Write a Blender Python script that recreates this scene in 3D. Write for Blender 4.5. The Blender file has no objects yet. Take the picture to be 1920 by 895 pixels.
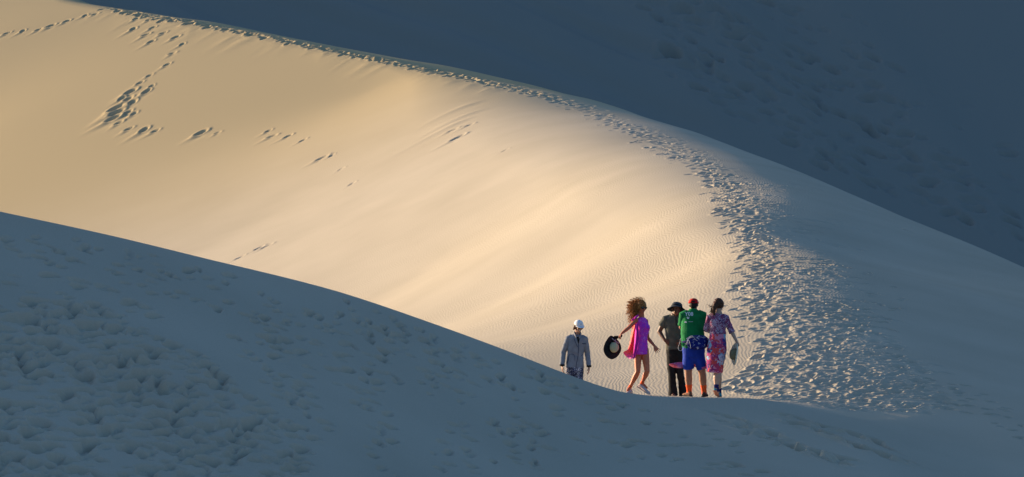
import bpy, bmesh, math, random
import numpy as np
from mathutils import Vector, Matrix, Euler

PI = math.pi
scene = bpy.context.scene
COL = scene.collection

# ------------------------------------------------------------------ camera
FPX = 8560.0                      # focal length in pixels of the 1920 px frame
CAM_Z = 4.0
PITCH = math.atan(130.5 / FPX)    # looking slightly down
cam_d = bpy.data.cameras.new('camera')
cam = bpy.data.objects.new('camera', cam_d)
COL.objects.link(cam)
cam.location = (0, 0, CAM_Z)
cam.rotation_euler = (PI / 2 - PITCH, 0, 0)
cam_d.sensor_width = 36
cam_d.lens = 36 * FPX / 1920
cam_d.clip_start = 0.5
cam_d.clip_end = 5000
scene.camera = cam

# ------------------------------------------------------------------ light
SUN_EL = math.radians(10.0)
SUN_DIR = Vector((-0.865, 0.50, 0)).normalized()      # horizontal direction TO the sun
sun_vec = Vector((SUN_DIR.x * math.cos(SUN_EL), SUN_DIR.y * math.cos(SUN_EL), math.sin(SUN_EL)))
w = bpy.data.worlds.new('World')
scene.world = w
w.use_nodes = True
wn = w.node_tree
bgn = wn.nodes['Background']
sky = wn.nodes.new('ShaderNodeTexSky')
sky.sky_type = 'NISHITA'
sky.sun_disc = False
sky.sun_elevation = SUN_EL
sky.sun_rotation = math.atan2(SUN_DIR.x, SUN_DIR.y)
sky.altitude = 0
sky.air_density = 1.0
sky.dust_density = 3.0
sky.ozone_density = 3.0
tint = wn.nodes.new('ShaderNodeMix'); tint.data_type = 'RGBA'; tint.blend_type = 'MULTIPLY'
tint.inputs[0].default_value = 1.0
tint.inputs[7].default_value = (0.84, 1.03, 1.21, 1)          # the camera's warm white balance against a deep blue sky
wn.links.new(sky.outputs[0], tint.inputs[6])
wn.links.new(tint.outputs[2], bgn.inputs[0])
bgn.inputs[1].default_value = 0.083
sl = bpy.data.lights.new('sun', 'SUN')
sl.energy = 3.75
sl.angle = math.radians(0.5)
sl.color = (1.0, 0.735, 0.48)
so = bpy.data.objects.new('sun', sl)
COL.objects.link(so)
so.rotation_euler = (-sun_vec).to_track_quat('-Z', 'Y').to_euler()
so.location = (-60, 100, 60)

scene.view_settings.view_transform = 'Standard'
scene.view_settings.look = 'None'
scene.view_settings.gamma = 1
scene.view_settings.use_curve_mapping = False
scene.view_settings.exposure = 1.35
scene.cycles.max_bounces = 6

# ------------------------------------------------------------------ pixel -> world helper
def P(px, py, D):
    """point seen at pixel (px, py) of the 1920x895 photograph at distance D along +Y"""
    u = (px - 960.0) / FPX
    v = (447.5 - py) / FPX
    y = math.cos(PITCH) + v * math.sin(PITCH)
    z = -math.sin(PITCH) + v * math.cos(PITCH)
    return (u / y * D, D, CAM_Z + z / y * D)

# ------------------------------------------------------------------ dune faces (thin plate splines in plan)
class Face:
    def __init__(self, pts, lam=0.0):
        p = np.array(pts, float)
        self.c = p[:, :2] / 50.0
        n = len(p)
        d2 = ((self.c[:, None] - self.c[None]) ** 2).sum(-1)
        K = 0.5 * d2 * np.log(d2 + 1e-12) + np.diag(np.zeros(n) + lam)
        Pm = np.c_[np.ones(n), self.c]
        A = np.zeros((n + 3, n + 3))
        A[:n, :n] = K; A[:n, n:] = Pm; A[n:, :n] = Pm.T
        b = np.r_[p[:, 2], 0, 0, 0]
        s = np.linalg.solve(A, b)
        self.w, self.a = s[:n], s[n:]
    def __call__(self, x, y):
        X = x / 50.0; Y = y / 50.0
        z = self.a[0] + self.a[1] * X + self.a[2] * Y
        for (cx, cy), wi in zip(self.c, self.w):
            d2 = (X - cx) ** 2 + (Y - cy) ** 2 + 1e-12
            z = z + wi * 0.5 * d2 * np.log(d2)
        return z

def smin(a, b, k):
    h = np.clip(0.5 + 0.5 * (b - a) / k, 0, 1)
    return b * (1 - h) + a * h - k * h * (1 - h)
def smax(a, b, k):
    return -smin(-a, -b, k)
def off(p, dx, dy, dz):
    return (p[0] + dx, p[1] + dy, p[2] + dz)
def sstep(a, b, x):
    t = np.clip((x - a) / (b - a), 0, 1)
    return t * t * (3 - 2 * t)

RIDGE = [P(130, 3, 191), P(400, 49, 179.8), P(640, 97, 171), P(850, 144, 161.8), P(985, 187, 154), P(1080, 222, 146.5),
         P(1180, 265, 135), P(1285, 307, 124.5), P(1362, 354, 116.5), P(1402, 420, 108), P(1440, 500, 100),
         P(1475, 580, 93), P(1545, 660, 88.3), P(1668, 742, 84.2)]
def round_k(y):      # how broadly the crest is rounded: sharp far up, broad where it turns, moderate by the group
    return 0.9 + 1.8 * sstep(103, 122, y) - 2.3 * sstep(152, 168, y)
def dense(pts, n):
    p = np.array(pts, float)
    q = np.vstack([2 * p[0] - p[1], p, 2 * p[-1] - p[-2]])
    out = []
    for i in range(1, len(q) - 2):
        for j in range(n):
            t = j / n
            a, b, c, d = q[i - 1], q[i], q[i + 1], q[i + 2]
            out.append(0.5 * (2 * b + (c - a) * t + (2 * a - 5 * b + 4 * c - d) * t * t + (3 * b - a - 3 * c + d) * t ** 3))
    out.append(p[-1])
    # smooth the heights and bends a little
    o = np.array(out)
    for _ in range(2):
        o[1:-1] = 0.25 * o[:-2] + 0.5 * o[1:-1] + 0.25 * o[2:]
    return [tuple(v) for v in o]
RIDGE = [off(p, 0, 0, float(round_k(p[1])) / 4) for p in dense(RIDGE, 2)]
CREST = [P(-500, 290, 70), P(-200, 352, 71.5), P(0, 399, 72.5), P(200, 441, 73.3), P(400, 490, 74.2), P(640, 549, 75.3), P(800, 604, 76.2),
         P(960, 662, 77), P(1080, 708, 77.7), P(1160, 737, 78.3), P(1230, 745, 78.7), P(1300, 747, 79), P(1500, 752, 80), P(1700, 768, 81)]
# lit face: back of the near dune, the bowl and the long slope up to the ridge
L_pts = [off(p, 0, 0, 0) for p in RIDGE]
L_pts += [off(RIDGE[i], 4, 1, 1.0) for i in range(0, 26, 3)]
L_pts += [P(0, 60, 187), P(0, 230, 174.5), P(0, 400, 163.5), P(250, 250, 168), P(500, 250, 162.5), P(700, 200, 164.5),
          P(500, 420, 149), P(750, 400, 137.8), P(900, 300, 142.5), P(1000, 430, 122.5), P(1200, 450, 111), P(1200, 330, 122),
          P(1000, 560, 116), P(800, 540, 127), P(1150, 600, 105), P(1300, 600, 94), P(1300, 690, 87.3), P(1400, 700, 86), P(1500, 715, 85.2),
          P(1200, 680, 91),
          P(1078, 765, 85), P(1180, 737, 80), P(1300, 744, 80), P(1450, 749, 81), P(1560, 757, 81.5),
          P(700, 700, 92), P(300, 640, 90), P(-200, 560, 88), P(-200, 300, 176), P(-500, 420, 175)]
L_pts += [off(p, 0, 0, 0.03) for p in CREST] + [off(p, 0, -5, 1.3) for p in CREST[::2]] + [off(p, 0, -11, 3.0) for p in CREST[::3]]
L_pts += [off(CREST[i], 0, 2.0, -0.35) for i in (0, 2, 4, 6, 8)] + [off(CREST[i], 0, 1.5, -0.03) for i in (10, 11)]
L_pts += [P(-500, 100, 195), P(-500, 700, 100)]
L = Face(L_pts, [0.0002 if p[1] < 86 else (0.010 if p[1] < 125 else 0.018) for p in L_pts])
# shaded right flank
R_pts = [off(p, 0, 0, 0) for p in RIDGE]
R_pts += [off(RIDGE[i], -4, 0, 1.4 if i < 20 else .95) for i in range(3, 27, 3)]
BACK = [P(-700, -190, 240), P(-200, -70, 205), P(130, -3, 193.5), P(400, 41, 188), P(640, 88, 183), P(850, 125, 177), P(1000, 158, 171), P(1100, 184, 163),
        P(1300, 243, 145), P(1500, 320, 132), P(1700, 408, 122), P(1920, 500, 113), P(2200, 620, 103)]
R_pts += BACK[3:]
R_pts += [P(1600, 500, 101), P(1750, 600, 95), P(1920, 680, 92), P(1700, 700, 86.5), P(1800, 800, 81), P(1920, 860, 78), P(2200, 900, 78),
          P(1500, 450, 108), P(1600, 850, 77)]
R_pts += [off(P(a, b, d), 0, 0, h) for a, b, d, h in ((0, 895, 62.5, 8), (0, 420, 72, 6), (600, 895, 67, 5), (600, 560, 75.3, 4), (1000, 890, 71, 3), (1160, 740, 78, 2.5), (1300, 850, 76, 1.2), (1400, 760, 80, 0.9))]
R_pts += [off(RIDGE[0], -4, 0, 2), off(RIDGE[0], -16, 6, 6), off(RIDGE[0], -14, -20, 6)]
R = Face(R_pts, 0.0008)
# far side falling away behind the silhouette
K_pts = [off(p, 0, 0, 0.15) for p in BACK]
K_pts += [off(p, 5, 10, -4.2) for p in BACK[::2]] + [off(p, -5, -10, 4.2) for p in BACK[::2]]
K = Face(K_pts, 0.0005)
# near dune: shaded face towards the camera
F_pts = [off(p, 0, 0, 0.02) for p in CREST]
F_pts += [off(CREST[i], 0, 6, 2.6) for i in (0, 2, 5, 8, 11, 13)]
F_pts += [P(-400, 895, 60), P(0, 895, 62.5), P(0, 650, 67.5), P(400, 895, 65), P(400, 700, 69), P(800, 895, 69), P(800, 760, 72.3),
          P(1160, 890, 73.2), P(1160, 810, 75.5), P(1400, 890, 74.6), P(1400, 820, 76.7), P(1700, 890, 76.5), P(1000, 1100, 62)]
F = Face(F_pts, 0.0004)

# ------------------------------------------------------------------ cheap smooth noise in plan
_rng = np.random.RandomState(7)
_perm = _rng.rand(256, 256)
def vnoise(x, y):
    xi = np.floor(x).astype(int); yi = np.floor(y).astype(int)
    fx = x - xi; fy = y - yi
    fx = fx * fx * fx * (fx * (fx * 6 - 15) + 10); fy = fy * fy * fy * (fy * (fy * 6 - 15) + 10)
    a = _perm[xi & 255, yi & 255]; b = _perm[(xi + 1) & 255, yi & 255]
    c = _perm[xi & 255, (yi + 1) & 255]; d = _perm[(xi + 1) & 255, (yi + 1) & 255]
    return (a * (1 - fx) + b * fx) * (1 - fy) + (c * (1 - fx) + d * fx) * fy - 0.5

def far_dune(x, y):
    # big shaded slip face: foot behind the middle dune, soft avalanche tongues running down to the right
    z = CAM_Z + 4.2 - 0.20 * x + 0.62 * (y - 217)
    s = x * 0.93 + y * 0.36                      # across the fall line
    q = y * 0.93 - x * 0.36
    z = z + 1.1 * vnoise(s / 13.0 + 3, q / 60.0) + 0.7 * vnoise(s / 3.5, q / 40.0 + 9)
    a = x * 0.33 + y * 0.94; b = x * 0.94 - y * 0.33        # old slides running off to the right
    fade = 1 - sstep(4, 16, x)
    z = z + fade * (2.2 * vnoise(a / 3.6, b / 34.0 + 2) + 0.7 * vnoise(a / 1.4 + 7, b / 22.0))
    top = 17.0 - 11.0 * (1 - sstep(-75, -28, x)) + 2.5 * vnoise(x / 40.0, y / 90.0)
    back = top - 0.22 * (y - 255)
    z = smin(smin(z, top, 2.5), back, 2.0)
    return z

def height(x, y):
    f = F(x, y)
    l = L(x, y) + 0.006 * vnoise(x / 4.0, y / 7.0) + 0.03 * vnoise(x / 14.0 + 5, y / 30.0)
    r = R(x, y) + 0.05 * vnoise(x / 3.0 + 40, y / 4.0)
    kk = K(x, y)
    kr = round_k(y)
    m = smin(l, r, kr)
    m = smin(m, kk, 0.35)
    kf = 0.06 + 0.9 * sstep(5.5, 8.5, x)
    m = smin(m, f, kf)
    # beyond the part the splines describe, fade to low rolling sand
    base = -4.5 + 1.8 * vnoise(x / 60.0 + 11, y / 60.0 + 5) * 2
    ang = np.abs(x) / np.maximum(np.abs(y), 1.0)
    wgt = (1 - sstep(0.24, 0.55, ang)) * sstep(38, 52, y) * (1 - sstep(225, 262, y))
    m = np.clip(m, -12, 26)
    m = base + (m - base) * wgt
    m = smax(m, base, 1.2)
    c = far_dune(x, y)
    wc = (1 - sstep(70, 170, np.abs(x - 15))) * sstep(150, 175, y)
    c = base - 1 + (c - base + 1) * wc
    m = smax(m, c, 0.25)
    m = smax(m, -30 + 32.4 * np.exp(-(x * x + y * y) / 90.0), 0.5)    # the rise the photographer stands on
    return m
# ------------------------------------------------------------------ polar ground grid: dense where the camera looks, coarse to the horizon
GS = 1.0
def axis_angles():
    fine = np.arange(-0.130, 0.1301, 0.000205 * GS)
    step, a, outer = 0.0003 * GS, 0.1302, []
    while a < PI:
        outer.append(a); step = min(step * 1.06, 0.06); a += step
    outer = np.array(outer + [PI])
    return np.concatenate([-outer[::-1], fine, outer])
def axis_radii():
    r = [0.3]
    while r[-1] < 58: r.append(r[-1] + max(0.05, r[-1] * 0.02 if r[-1] < 50 else 0.3))
    r = [v for v in r if v < 59]
    while r[-1] < 86: r.append(r[-1] + 0.022 * GS)
    while r[-1] < 108: r.append(r[-1] + 0.032 * GS)
    while r[-1] < 130: r.append(r[-1] + 0.05 * GS)
    while r[-1] < 205: r.append(r[-1] + 0.085 * GS)
    while r[-1] < 262: r.append(r[-1] + 0.12 * GS)
    st = 0.5
    while r[-1] < 2500: st *= 1.05; r.append(r[-1] + st)
    return np.array(r)

ANG = axis_angles(); RAD = axis_radii()
GX = np.sin(ANG)[:, None] * RAD[None]; GY = np.cos(ANG)[:, None] * RAD[None]
GZ = np.empty_like(GX)
for i in range(0, len(ANG), 64):
    GZ[i:i + 64] = height(GX[i:i + 64], GY[i:i + 64])
print('grid', GX.shape, GX.size)

def trace(px, py):
    D = np.exp(np.linspace(math.log(52), math.log(330), 1400))
    x, _, z = P(px, py, 1.0)
    X = x * D; Z = CAM_Z + (z - CAM_Z) * D
    h = height(X, D)
    i = int(np.argmax(h > Z))
    t = (h[i - 1] - Z[i - 1]) / ((h[i - 1] - Z[i - 1]) - (h[i] - Z[i]))
    return X[i - 1] + (X[i] - X[i - 1]) * t, D[i - 1] + (D[i] - D[i - 1]) * t
def ground_z(x, y):
    return float(height(np.array([float(x)]), np.array([float(y)]))[0])
# ------------------------------------------------------------------ fast lookup on the grid
def gtrace(px, py, push=0.0):
    x, _, z = P(px, py, 1.0)
    a = math.atan(x)
    i = int(np.clip(np.searchsorted(ANG, a), 1, len(ANG) - 1))
    if ANG[i] - a > a - ANG[i - 1]: i -= 1
    j0 = int(np.searchsorted(RAD, 58))
    D = RAD[j0:] * math.cos(a)
    Z = CAM_Z + (z - CAM_Z) * D
    k = int(np.argmax(GZ0[i, j0:] > Z))
    return D[k] * x, float(D[k]), float(GZ0[i, j0 + k])
def gheight(x, y):
    a = math.atan2(x, y); r = math.hypot(x, y)
    i = int(np.clip(np.searchsorted(ANG, a) - 1, 0, len(ANG) - 2)); j = int(np.searchsorted(RAD, r) - 1)
    ta = (a - ANG[i]) / (ANG[i + 1] - ANG[i]); tr = (r - RAD[j]) / (RAD[j + 1] - RAD[j])
    g = GZ
    return float((g[i, j] * (1 - tr) + g[i, j + 1] * tr) * (1 - ta) + (g[i + 1, j] * (1 - tr) + g[i + 1, j + 1] * tr) * ta)
GZ0 = GZ.copy()
def window(x, y, rad):
    a = math.atan2(x, y); r = math.hypot(x, y)
    i0, i1 = np.searchsorted(ANG, [a - rad / r, a + rad / r]); j0, j1 = np.searchsorted(RAD, [r - rad, r + rad])
    return slice(i0, i1 + 1), slice(j0, j1 + 1)
def grad(x, y, e=0.6):
    return ((gheight(x + e, y) - gheight(x - e, y)) / (2 * e), (gheight(x, y + e) - gheight(x, y - e)) / (2 * e))

def pit(x, y, a, b, depth, ang, rim=0.35, lean=0.0, sharp=1.6, step=0.0):
    """one footprint: an oval hollow of half axes a (along ang), b, with a pushed-up rim, higher on the 'lean' side"""
    s = window(x, y, max(a, b) * 2.6)
    X = GX[s] - x; Y = GY[s] - y
    if X.size == 0: return
    c, sn = math.cos(ang), math.sin(ang)
    u = (X * c + Y * sn) / a; v = (-X * sn + Y * c) / b
    r = np.sqrt(u * u + v * v)
    h = -depth * (1 + step * 1.6 * np.clip(v, -1.2, 1.2)) * (1 - .35 * step) * np.exp(-r ** (2 * sharp)) + depth * rim * (1 + lean * u / (r + .3)) * np.exp(-((r - 1.35) / 0.38) ** 2)
    GZ[s] += h
def lobe(x, y, length, width, hgt, ang):
    """a soft raised tongue of slid sand starting at (x, y) and running along ang"""
    cx = x + math.cos(ang) * length / 2; cy = y + math.sin(ang) * length / 2
    s = window(cx, cy, length * 1.1 + width * 2)
    X = GX[s] - x; Y = GY[s] - y
    if X.size == 0: return
    u = (X * math.cos(ang) + Y * math.sin(ang)) / length; v = (-X * math.sin(ang) + Y * math.cos(ang)) / width
    prof = np.clip(u * 5 + 0.3, 0, 1) * np.exp(-np.clip(u, 0, 9) ** 2 * 3.0)
    GZ[s] += hgt * prof * np.exp(-v * v * 2) - 0.35 * hgt * prof * np.exp(-((v - 1.7) / 0.8) ** 2)

rg = random.Random(11)
# --- the beaten trail along the ridge: centre and half width in the photograph, spread over the sand there
TRAIL = [(150, 8, 3), (300, 32, 4), (400, 50, 5), (640, 98, 5), (850, 141, 7), (1000, 175, 8), (1100, 205, 10), (1200, 250, 17),
         (1300, 295, 24), (1365, 345, 32), (1400, 410, 40), (1430, 480, 46), (1450, 560, 60), (1490, 640, 90), (1545, 700, 118), (1585, 745, 155)]
def trail_pt():
    while True:
        i = rg.random() ** 0.50 * (len(TRAIL) - 1.001)
        k = int(i); t = i - k
        a, b = TRAIL[k], TRAIL[k + 1]
        cx = a[0] + (b[0] - a[0]) * t; cy = a[1] + (b[1] - a[1]) * t; hw = a[2] + (b[2] - a[2]) * t
        dx, dy = b[0] - a[0], b[1] - a[1]; n = math.hypot(dx, dy)
        o = max(-1.7, min(1.5, rg.gauss(0, 0.55))) * hw
        if hw > 55: return cx + o, cy + rg.gauss(0, 5)
        return cx + o * abs(dy / n) ** 0.5 + 0, cy - o * abs(dx / n) * 0.6
for n in range(2700):
    px, py = trail_pt()
    if n > 2300:
        px = rg.uniform(220, 1050); py = np.interp(px, [220, 400, 640, 850, 1000, 1050], [21, 49, 97, 140, 175, 189]) + rg.gauss(0, 2.5)
    if py > 764 or px < 60: continue
    if py > 640 and px < 1395 + rg.random() * 30: continue
    x, y, z = gtrace(px, py)
    s = rg.uniform(0.75, 1.15)
    low = min(1, max(0, (py - 480) / 200))
    s *= 1 + .45 * min(1, max(0, (1050 - px) / 200))
    pit(x, y, (0.125 - .02 * low) * s, 0.072 * s, (0.050 - .016 * low) * s * rg.uniform(.4, 1.25), math.radians(rg.gauss(8, 28)), 0.2, rg.uniform(-.6, .6), 1.5)
for px, py in [(1215, 278), (1240, 290), (1262, 296), (1190, 268), (1318, 325), (1330, 350), (1327, 340), (1345, 375), (1350, 395), (1345, 400), (1385, 535),
               (1375, 545), (1390, 560), (1430, 640), (1420, 672), (1428, 667), (1412, 690), (1405, 697), (1440, 700), (1400, 722), (1370, 716),
               (1380, 720), (1395, 705), (1420, 712), (1455, 655), (1390, 735), (1420, 740), (1450, 745), (1365, 730)]:
    x, y, z = gtrace(px, py)
    pit(x, y, 0.16, 0.09, 0.06, math.radians(rg.uniform(20, 80)), 0.45, 0.3)
# --- climbers' steps on the big lit slope, each with a tongue of sand that slid down from it
STEPS = [(13, 63, .9), (43, 59, .9), (72, 57, .8), (95, 50, 1.2), (125, 41, 1), (160, 30, .8), (178, 27, .8), (250, 55, 1.1), (255, 36, .9), (278, 38, .7),
         (286, 53, .9), (273, 66, 1), (305, 63, .9), (283, 80, 1), (329, 71, 1.1), (342, 84, .8), (323, 101, .8), (313, 122, .9), (280, 143, .8), (262, 157, .9),
         (244, 173, 1.7), (240, 187, 1.3), (274, 173, 1.3), (284, 163, .8), (228, 186, .9), (249, 192, 1.4), (216, 205, 2.0), (218, 213, 1.8), (211, 224, 1.8), (222, 232, 1),
         (240, 211, 1.1), (251, 214, 1), (241, 243, 1), (270, 244, 1.4), (291, 246, .9), (376, 251, 1.6), (408, 250, .6), (503, 247, .8), (510, 256, 1), (540, 256, 1),
         (568, 264, .8), (603, 297, 1.3), (622, 292, .6), (848, 245, 1), (858, 259, 1.5), (880, 235, .8), (640, 318, .5), (948, 282, .5), (660, 345, .6), (500, 463, 1.0), (486, 466, .9), (450, 483, .8)]
for px, py, s in STEPS:
    s = .22 + s * .62
    x, y, z = gtrace(px, py)
    gx, gy = grad(x, y)
    down = math.atan2(-gy, -gx)
    lobe(x + math.cos(down) * .1 * s, y + math.sin(down) * .1 * s, 0.95 * s * rg.uniform(.8, 1.3), 0.16 * s, 0.036 * s, down + rg.gauss(0, .08))
    pit(x, y, 0.22 * s, 0.13 * s, 0.075 * s, down + rg.gauss(0, .3), 0.35, -0.4, 1.4)
for px, py, l, h in [(905, 205, 5.0, .02), (880, 222, 4.0, .03), (900, 190, 4.5, .02)]:
    x, y, z = gtrace(px, py); gx, gy = grad(x, y)
    lobe(x, y, l, .3, h, math.atan2(-gy, -gx))
# --- little avalanche tongues hanging from the crest
for n in range(60):
    t = rg.random()
    px = 140 + 800 * t; py = np.interp(px, [130, 400, 640, 850, 1000], [6, 52, 100, 143, 176]) + rg.uniform(3, 12)
    x, y, z = gtrace(px, py); gx, gy = grad(x, y)
    lobe(x, y, rg.uniform(.8, 2.6), rg.uniform(.15, .4), rg.uniform(.004, .012), math.atan2(-gy, -gx))
# --- the shaded near dune: old soft craters at the lower left, newer prints along and below its crest
def inpoly(px, py, poly):
    c = False; j = len(poly) - 1
    for i in range(len(poly)):
        if (poly[i][1] > py) != (poly[j][1] > py) and px < (poly[j][0] - poly[i][0]) * (py - poly[i][1]) / (poly[j][1] - poly[i][1]) + poly[i][0]: c = not c
        j = i
    return c
def scatter(n, poly, fn):
    xs = [p[0] for p in poly]; ys = [p[1] for p in poly]; k = 0
    while k < n:
        px, py = rg.uniform(min(xs), max(xs)), rg.uniform(min(ys), max(ys))
        if inpoly(px, py, poly): fn(px, py); k += 1
def contour(x, y):
    gx, gy = grad(x, y, 1.2)
    return math.atan2(-gx, abs(gy) + .05)
def big(px, py):
    x, y, z = gtrace(px, py); s = rg.uniform(.6, 1.3)
    if y > 79: return
    pit(x, y, 0.155 * s, 0.088 * s, 0.135 * s * rg.uniform(.35, 1.15), contour(x, y) + rg.gauss(0, .22), 0.05, 0, 2.6, 1.0)
def med(px, py):
    x, y, z = gtrace(px, py); s = rg.uniform(.7, 1.2)
    if y > 79 and px < 1300: return
    pit(x, y, 0.12 * s, 0.070 * s, 0.11 * s * rg.uniform(.3, 1.15), contour(x, y) + rg.gauss(0, .3), 0.05, 0, 2.6, .8)
scatter(860, [(-60, 590), (120, 560), (330, 640), (430, 700), (560, 800), (600, 920), (-60, 920)], big)
scatter(70, [(-60, 500), (200, 530), (330, 600), (560, 640), (620, 760), (640, 900), (500, 700), (300, 600), (-60, 600)], big)
scatter(130, [(0, 425), (300, 480), (640, 575), (900, 670), (1060, 730), (1000, 760), (760, 690), (500, 610), (300, 560), (0, 470)], med)
scatter(60, [(640, 560), (900, 655), (1160, 750), (1200, 780), (900, 730), (640, 620)], med)
for cx, cy, sx, sy, n in [(720, 790, 22, 60, 34), (690, 700, 30, 40, 18), (990, 830, 24, 34, 22), (500, 690, 22, 30, 16), (560, 770, 26, 30, 12), (820, 725, 16, 9, 6),
                          (1190, 770, 60, 25, 16), (1060, 790, 90, 30, 18), (870, 790, 60, 40, 16), (600, 650, 50, 25, 18), (830, 850, 40, 25, 10), (1380, 830, 60, 30, 22), (1200, 850, 60, 20, 12),
                          (1430, 870, 40, 15, 8)]:
    for k in range(n):
        px, py = rg.gauss(cx, sx), rg.gauss(cy, sy)
        if py > 700 + max(0, (px - 640)) * .12: (big if rg.random() < .25 else med)(px, py)
        elif py > 560 + (px - 640) * .37: med(px, py)
# --- scuffs and drag lines on the shaded right flank
def groove(pts, wid, depth):
    for (ax, ay), (bx, by) in zip(pts[:-1], pts[1:]):
        n = max(2, int(math.hypot(bx - ax, by - ay) / 7))
        for k in range(n):
            t = k / n
            x, y, z = gtrace(ax + (bx - ax) * t + rg.gauss(0, 2), ay + (by - ay) * t + rg.gauss(0, .8))
            pit(x, y, wid * rg.uniform(1.2, 2.2), wid * .6, depth * rg.uniform(.3, 1.2), math.radians(rg.gauss(-12, 12)), .12, 0, 1.4, .6)
for n in range(70):
    py = rg.uniform(330, 700); px = np.interp(py, [330, 400, 480, 560, 640, 700], [1385, 1440, 1480, 1500, 1560, 1640]) + rg.uniform(-10, 110)
    l = rg.uniform(25, 90)
    groove([(px, py), (px + l * .6, py + l * .05), (px + l, py + l * .14)], .08, .05)
groove([(1490, 345), (1535, 355), (1585, 382)], .09, .08)
groove([(1420, 372), (1520, 396), (1600, 430), (1660, 440)], .08, .03)
groove([(1680, 425), (1720, 440)], .09, .09)
groove([(1490, 796), (1530, 808), (1600, 835), (1640, 848), (1695, 864)], .14, .20)
groove([(1410, 810), (1450, 822), (1480, 833)], .14, .20)
groove([(1340, 775), (1420, 800), (1500, 840), (1600, 862)], .13, .15)
groove([(1470, 780), (1560, 805), (1640, 825), (1660, 845)], .13, .15)
groove([(1360, 790), (1460, 830), (1560, 868), (1600, 860)], .11, .14)
def small(px, py):
    x, y, z = gtrace(px, py); s = rg.uniform(.6, 1.2)
    pit(x, y, .12 * s, .07 * s, .07 * s * rg.uniform(.3, 1.1), contour(x, y) * .5 + rg.gauss(0, .25), .1, 0, 1.7, .7)
scatter(420, [(1470, 520), (1560, 560), (1680, 640), (1760, 720), (1790, 772), (1640, 764), (1560, 700)], small)
scatter(120, [(1440, 380), (1520, 420), (1600, 560), (1640, 640), (1560, 620), (1470, 500)], small)
scatter(46, [(1700, 700), (1800, 715), (1920, 780), (1920, 830), (1860, 800), (1740, 760)], med)
scatter(20, [(1640, 500), (1700, 560), (1680, 640), (1580, 540)], med)
scatter(170, [(1440, 738), (1560, 738), (1760, 762), (1740, 779), (1560, 768), (1440, 755)], small)
# --- old prints across the far dune
def farp(px, py):
    x, y, z = gtrace(px, py); s = rg.uniform(.6, 1.3)
    pit(x, y, 0.38 * s, 0.24 * s, 0.27 * s * rg.uniform(.3, 1.0), math.radians(rg.gauss(-12, 20)), 0.15, 0, 1.6, .8)
scatter(230, [(1200, 0), (1460, 0), (1640, 130), (1760, 260), (1920, 420), (1920, 480), (1780, 410), (1500, 300), (1300, 180)], farp)
scatter(60, [(1180, -20), (1550, -20), (1900, 260), (1920, 400), (1500, 260), (1250, 150)], farp)

# ripple strength: strongest on the wind-packed bowl, none on the steep slip face
DD = GY
SLIP = sstep(143, 168, DD) * (DD < 200)
RIP = sstep(167, 150, DD) * (0.35 + 0.65 * sstep(140, 120, DD))
RIP = RIP * (1 - 0.75 * sstep(80, 76, DD)) * (1 - sstep(4.2, 5.6, GX) * sstep(88, 84, DD))
FAR_SHADE = sstep(199, 203, DD + 0.0 * GX) * (GZ0 < 40)
# ------------------------------------------------------------------ ground mesh
def grid_mesh(name, X, Y, Z):
    na, nr = X.shape
    me = bpy.data.meshes.new(name)
    me.vertices.add(X.size)
    me.vertices.foreach_set('co', np.stack([X, Y, Z], -1).astype(np.float32).ravel())
    idx = np.arange(X.size).reshape(X.shape)
    q = np.stack([idx[:-1, :-1], idx[:-1, 1:], idx[1:, 1:], idx[1:, :-1]], -1).reshape(-1, 4)
    nf = len(q)
    me.loops.add(nf * 4); me.loops.foreach_set('vertex_index', q.astype(np.int32).ravel())
    me.polygons.add(nf); me.polygons.foreach_set('loop_start', np.arange(0, nf * 4, 4, dtype=np.int32))
    me.polygons.foreach_set('use_smooth', np.ones(nf, bool))
    me.update(calc_edges=True)
    return me

def new_mat(name, rough=0.9, spec=0.2):
    m = bpy.data.materials.new(name); m.use_nodes = True
    b = m.node_tree.nodes['Principled BSDF']
    b.inputs['Roughness'].default_value = rough
    b.inputs['Specular IOR Level'].default_value = spec
    return m, m.node_tree, b

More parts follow.
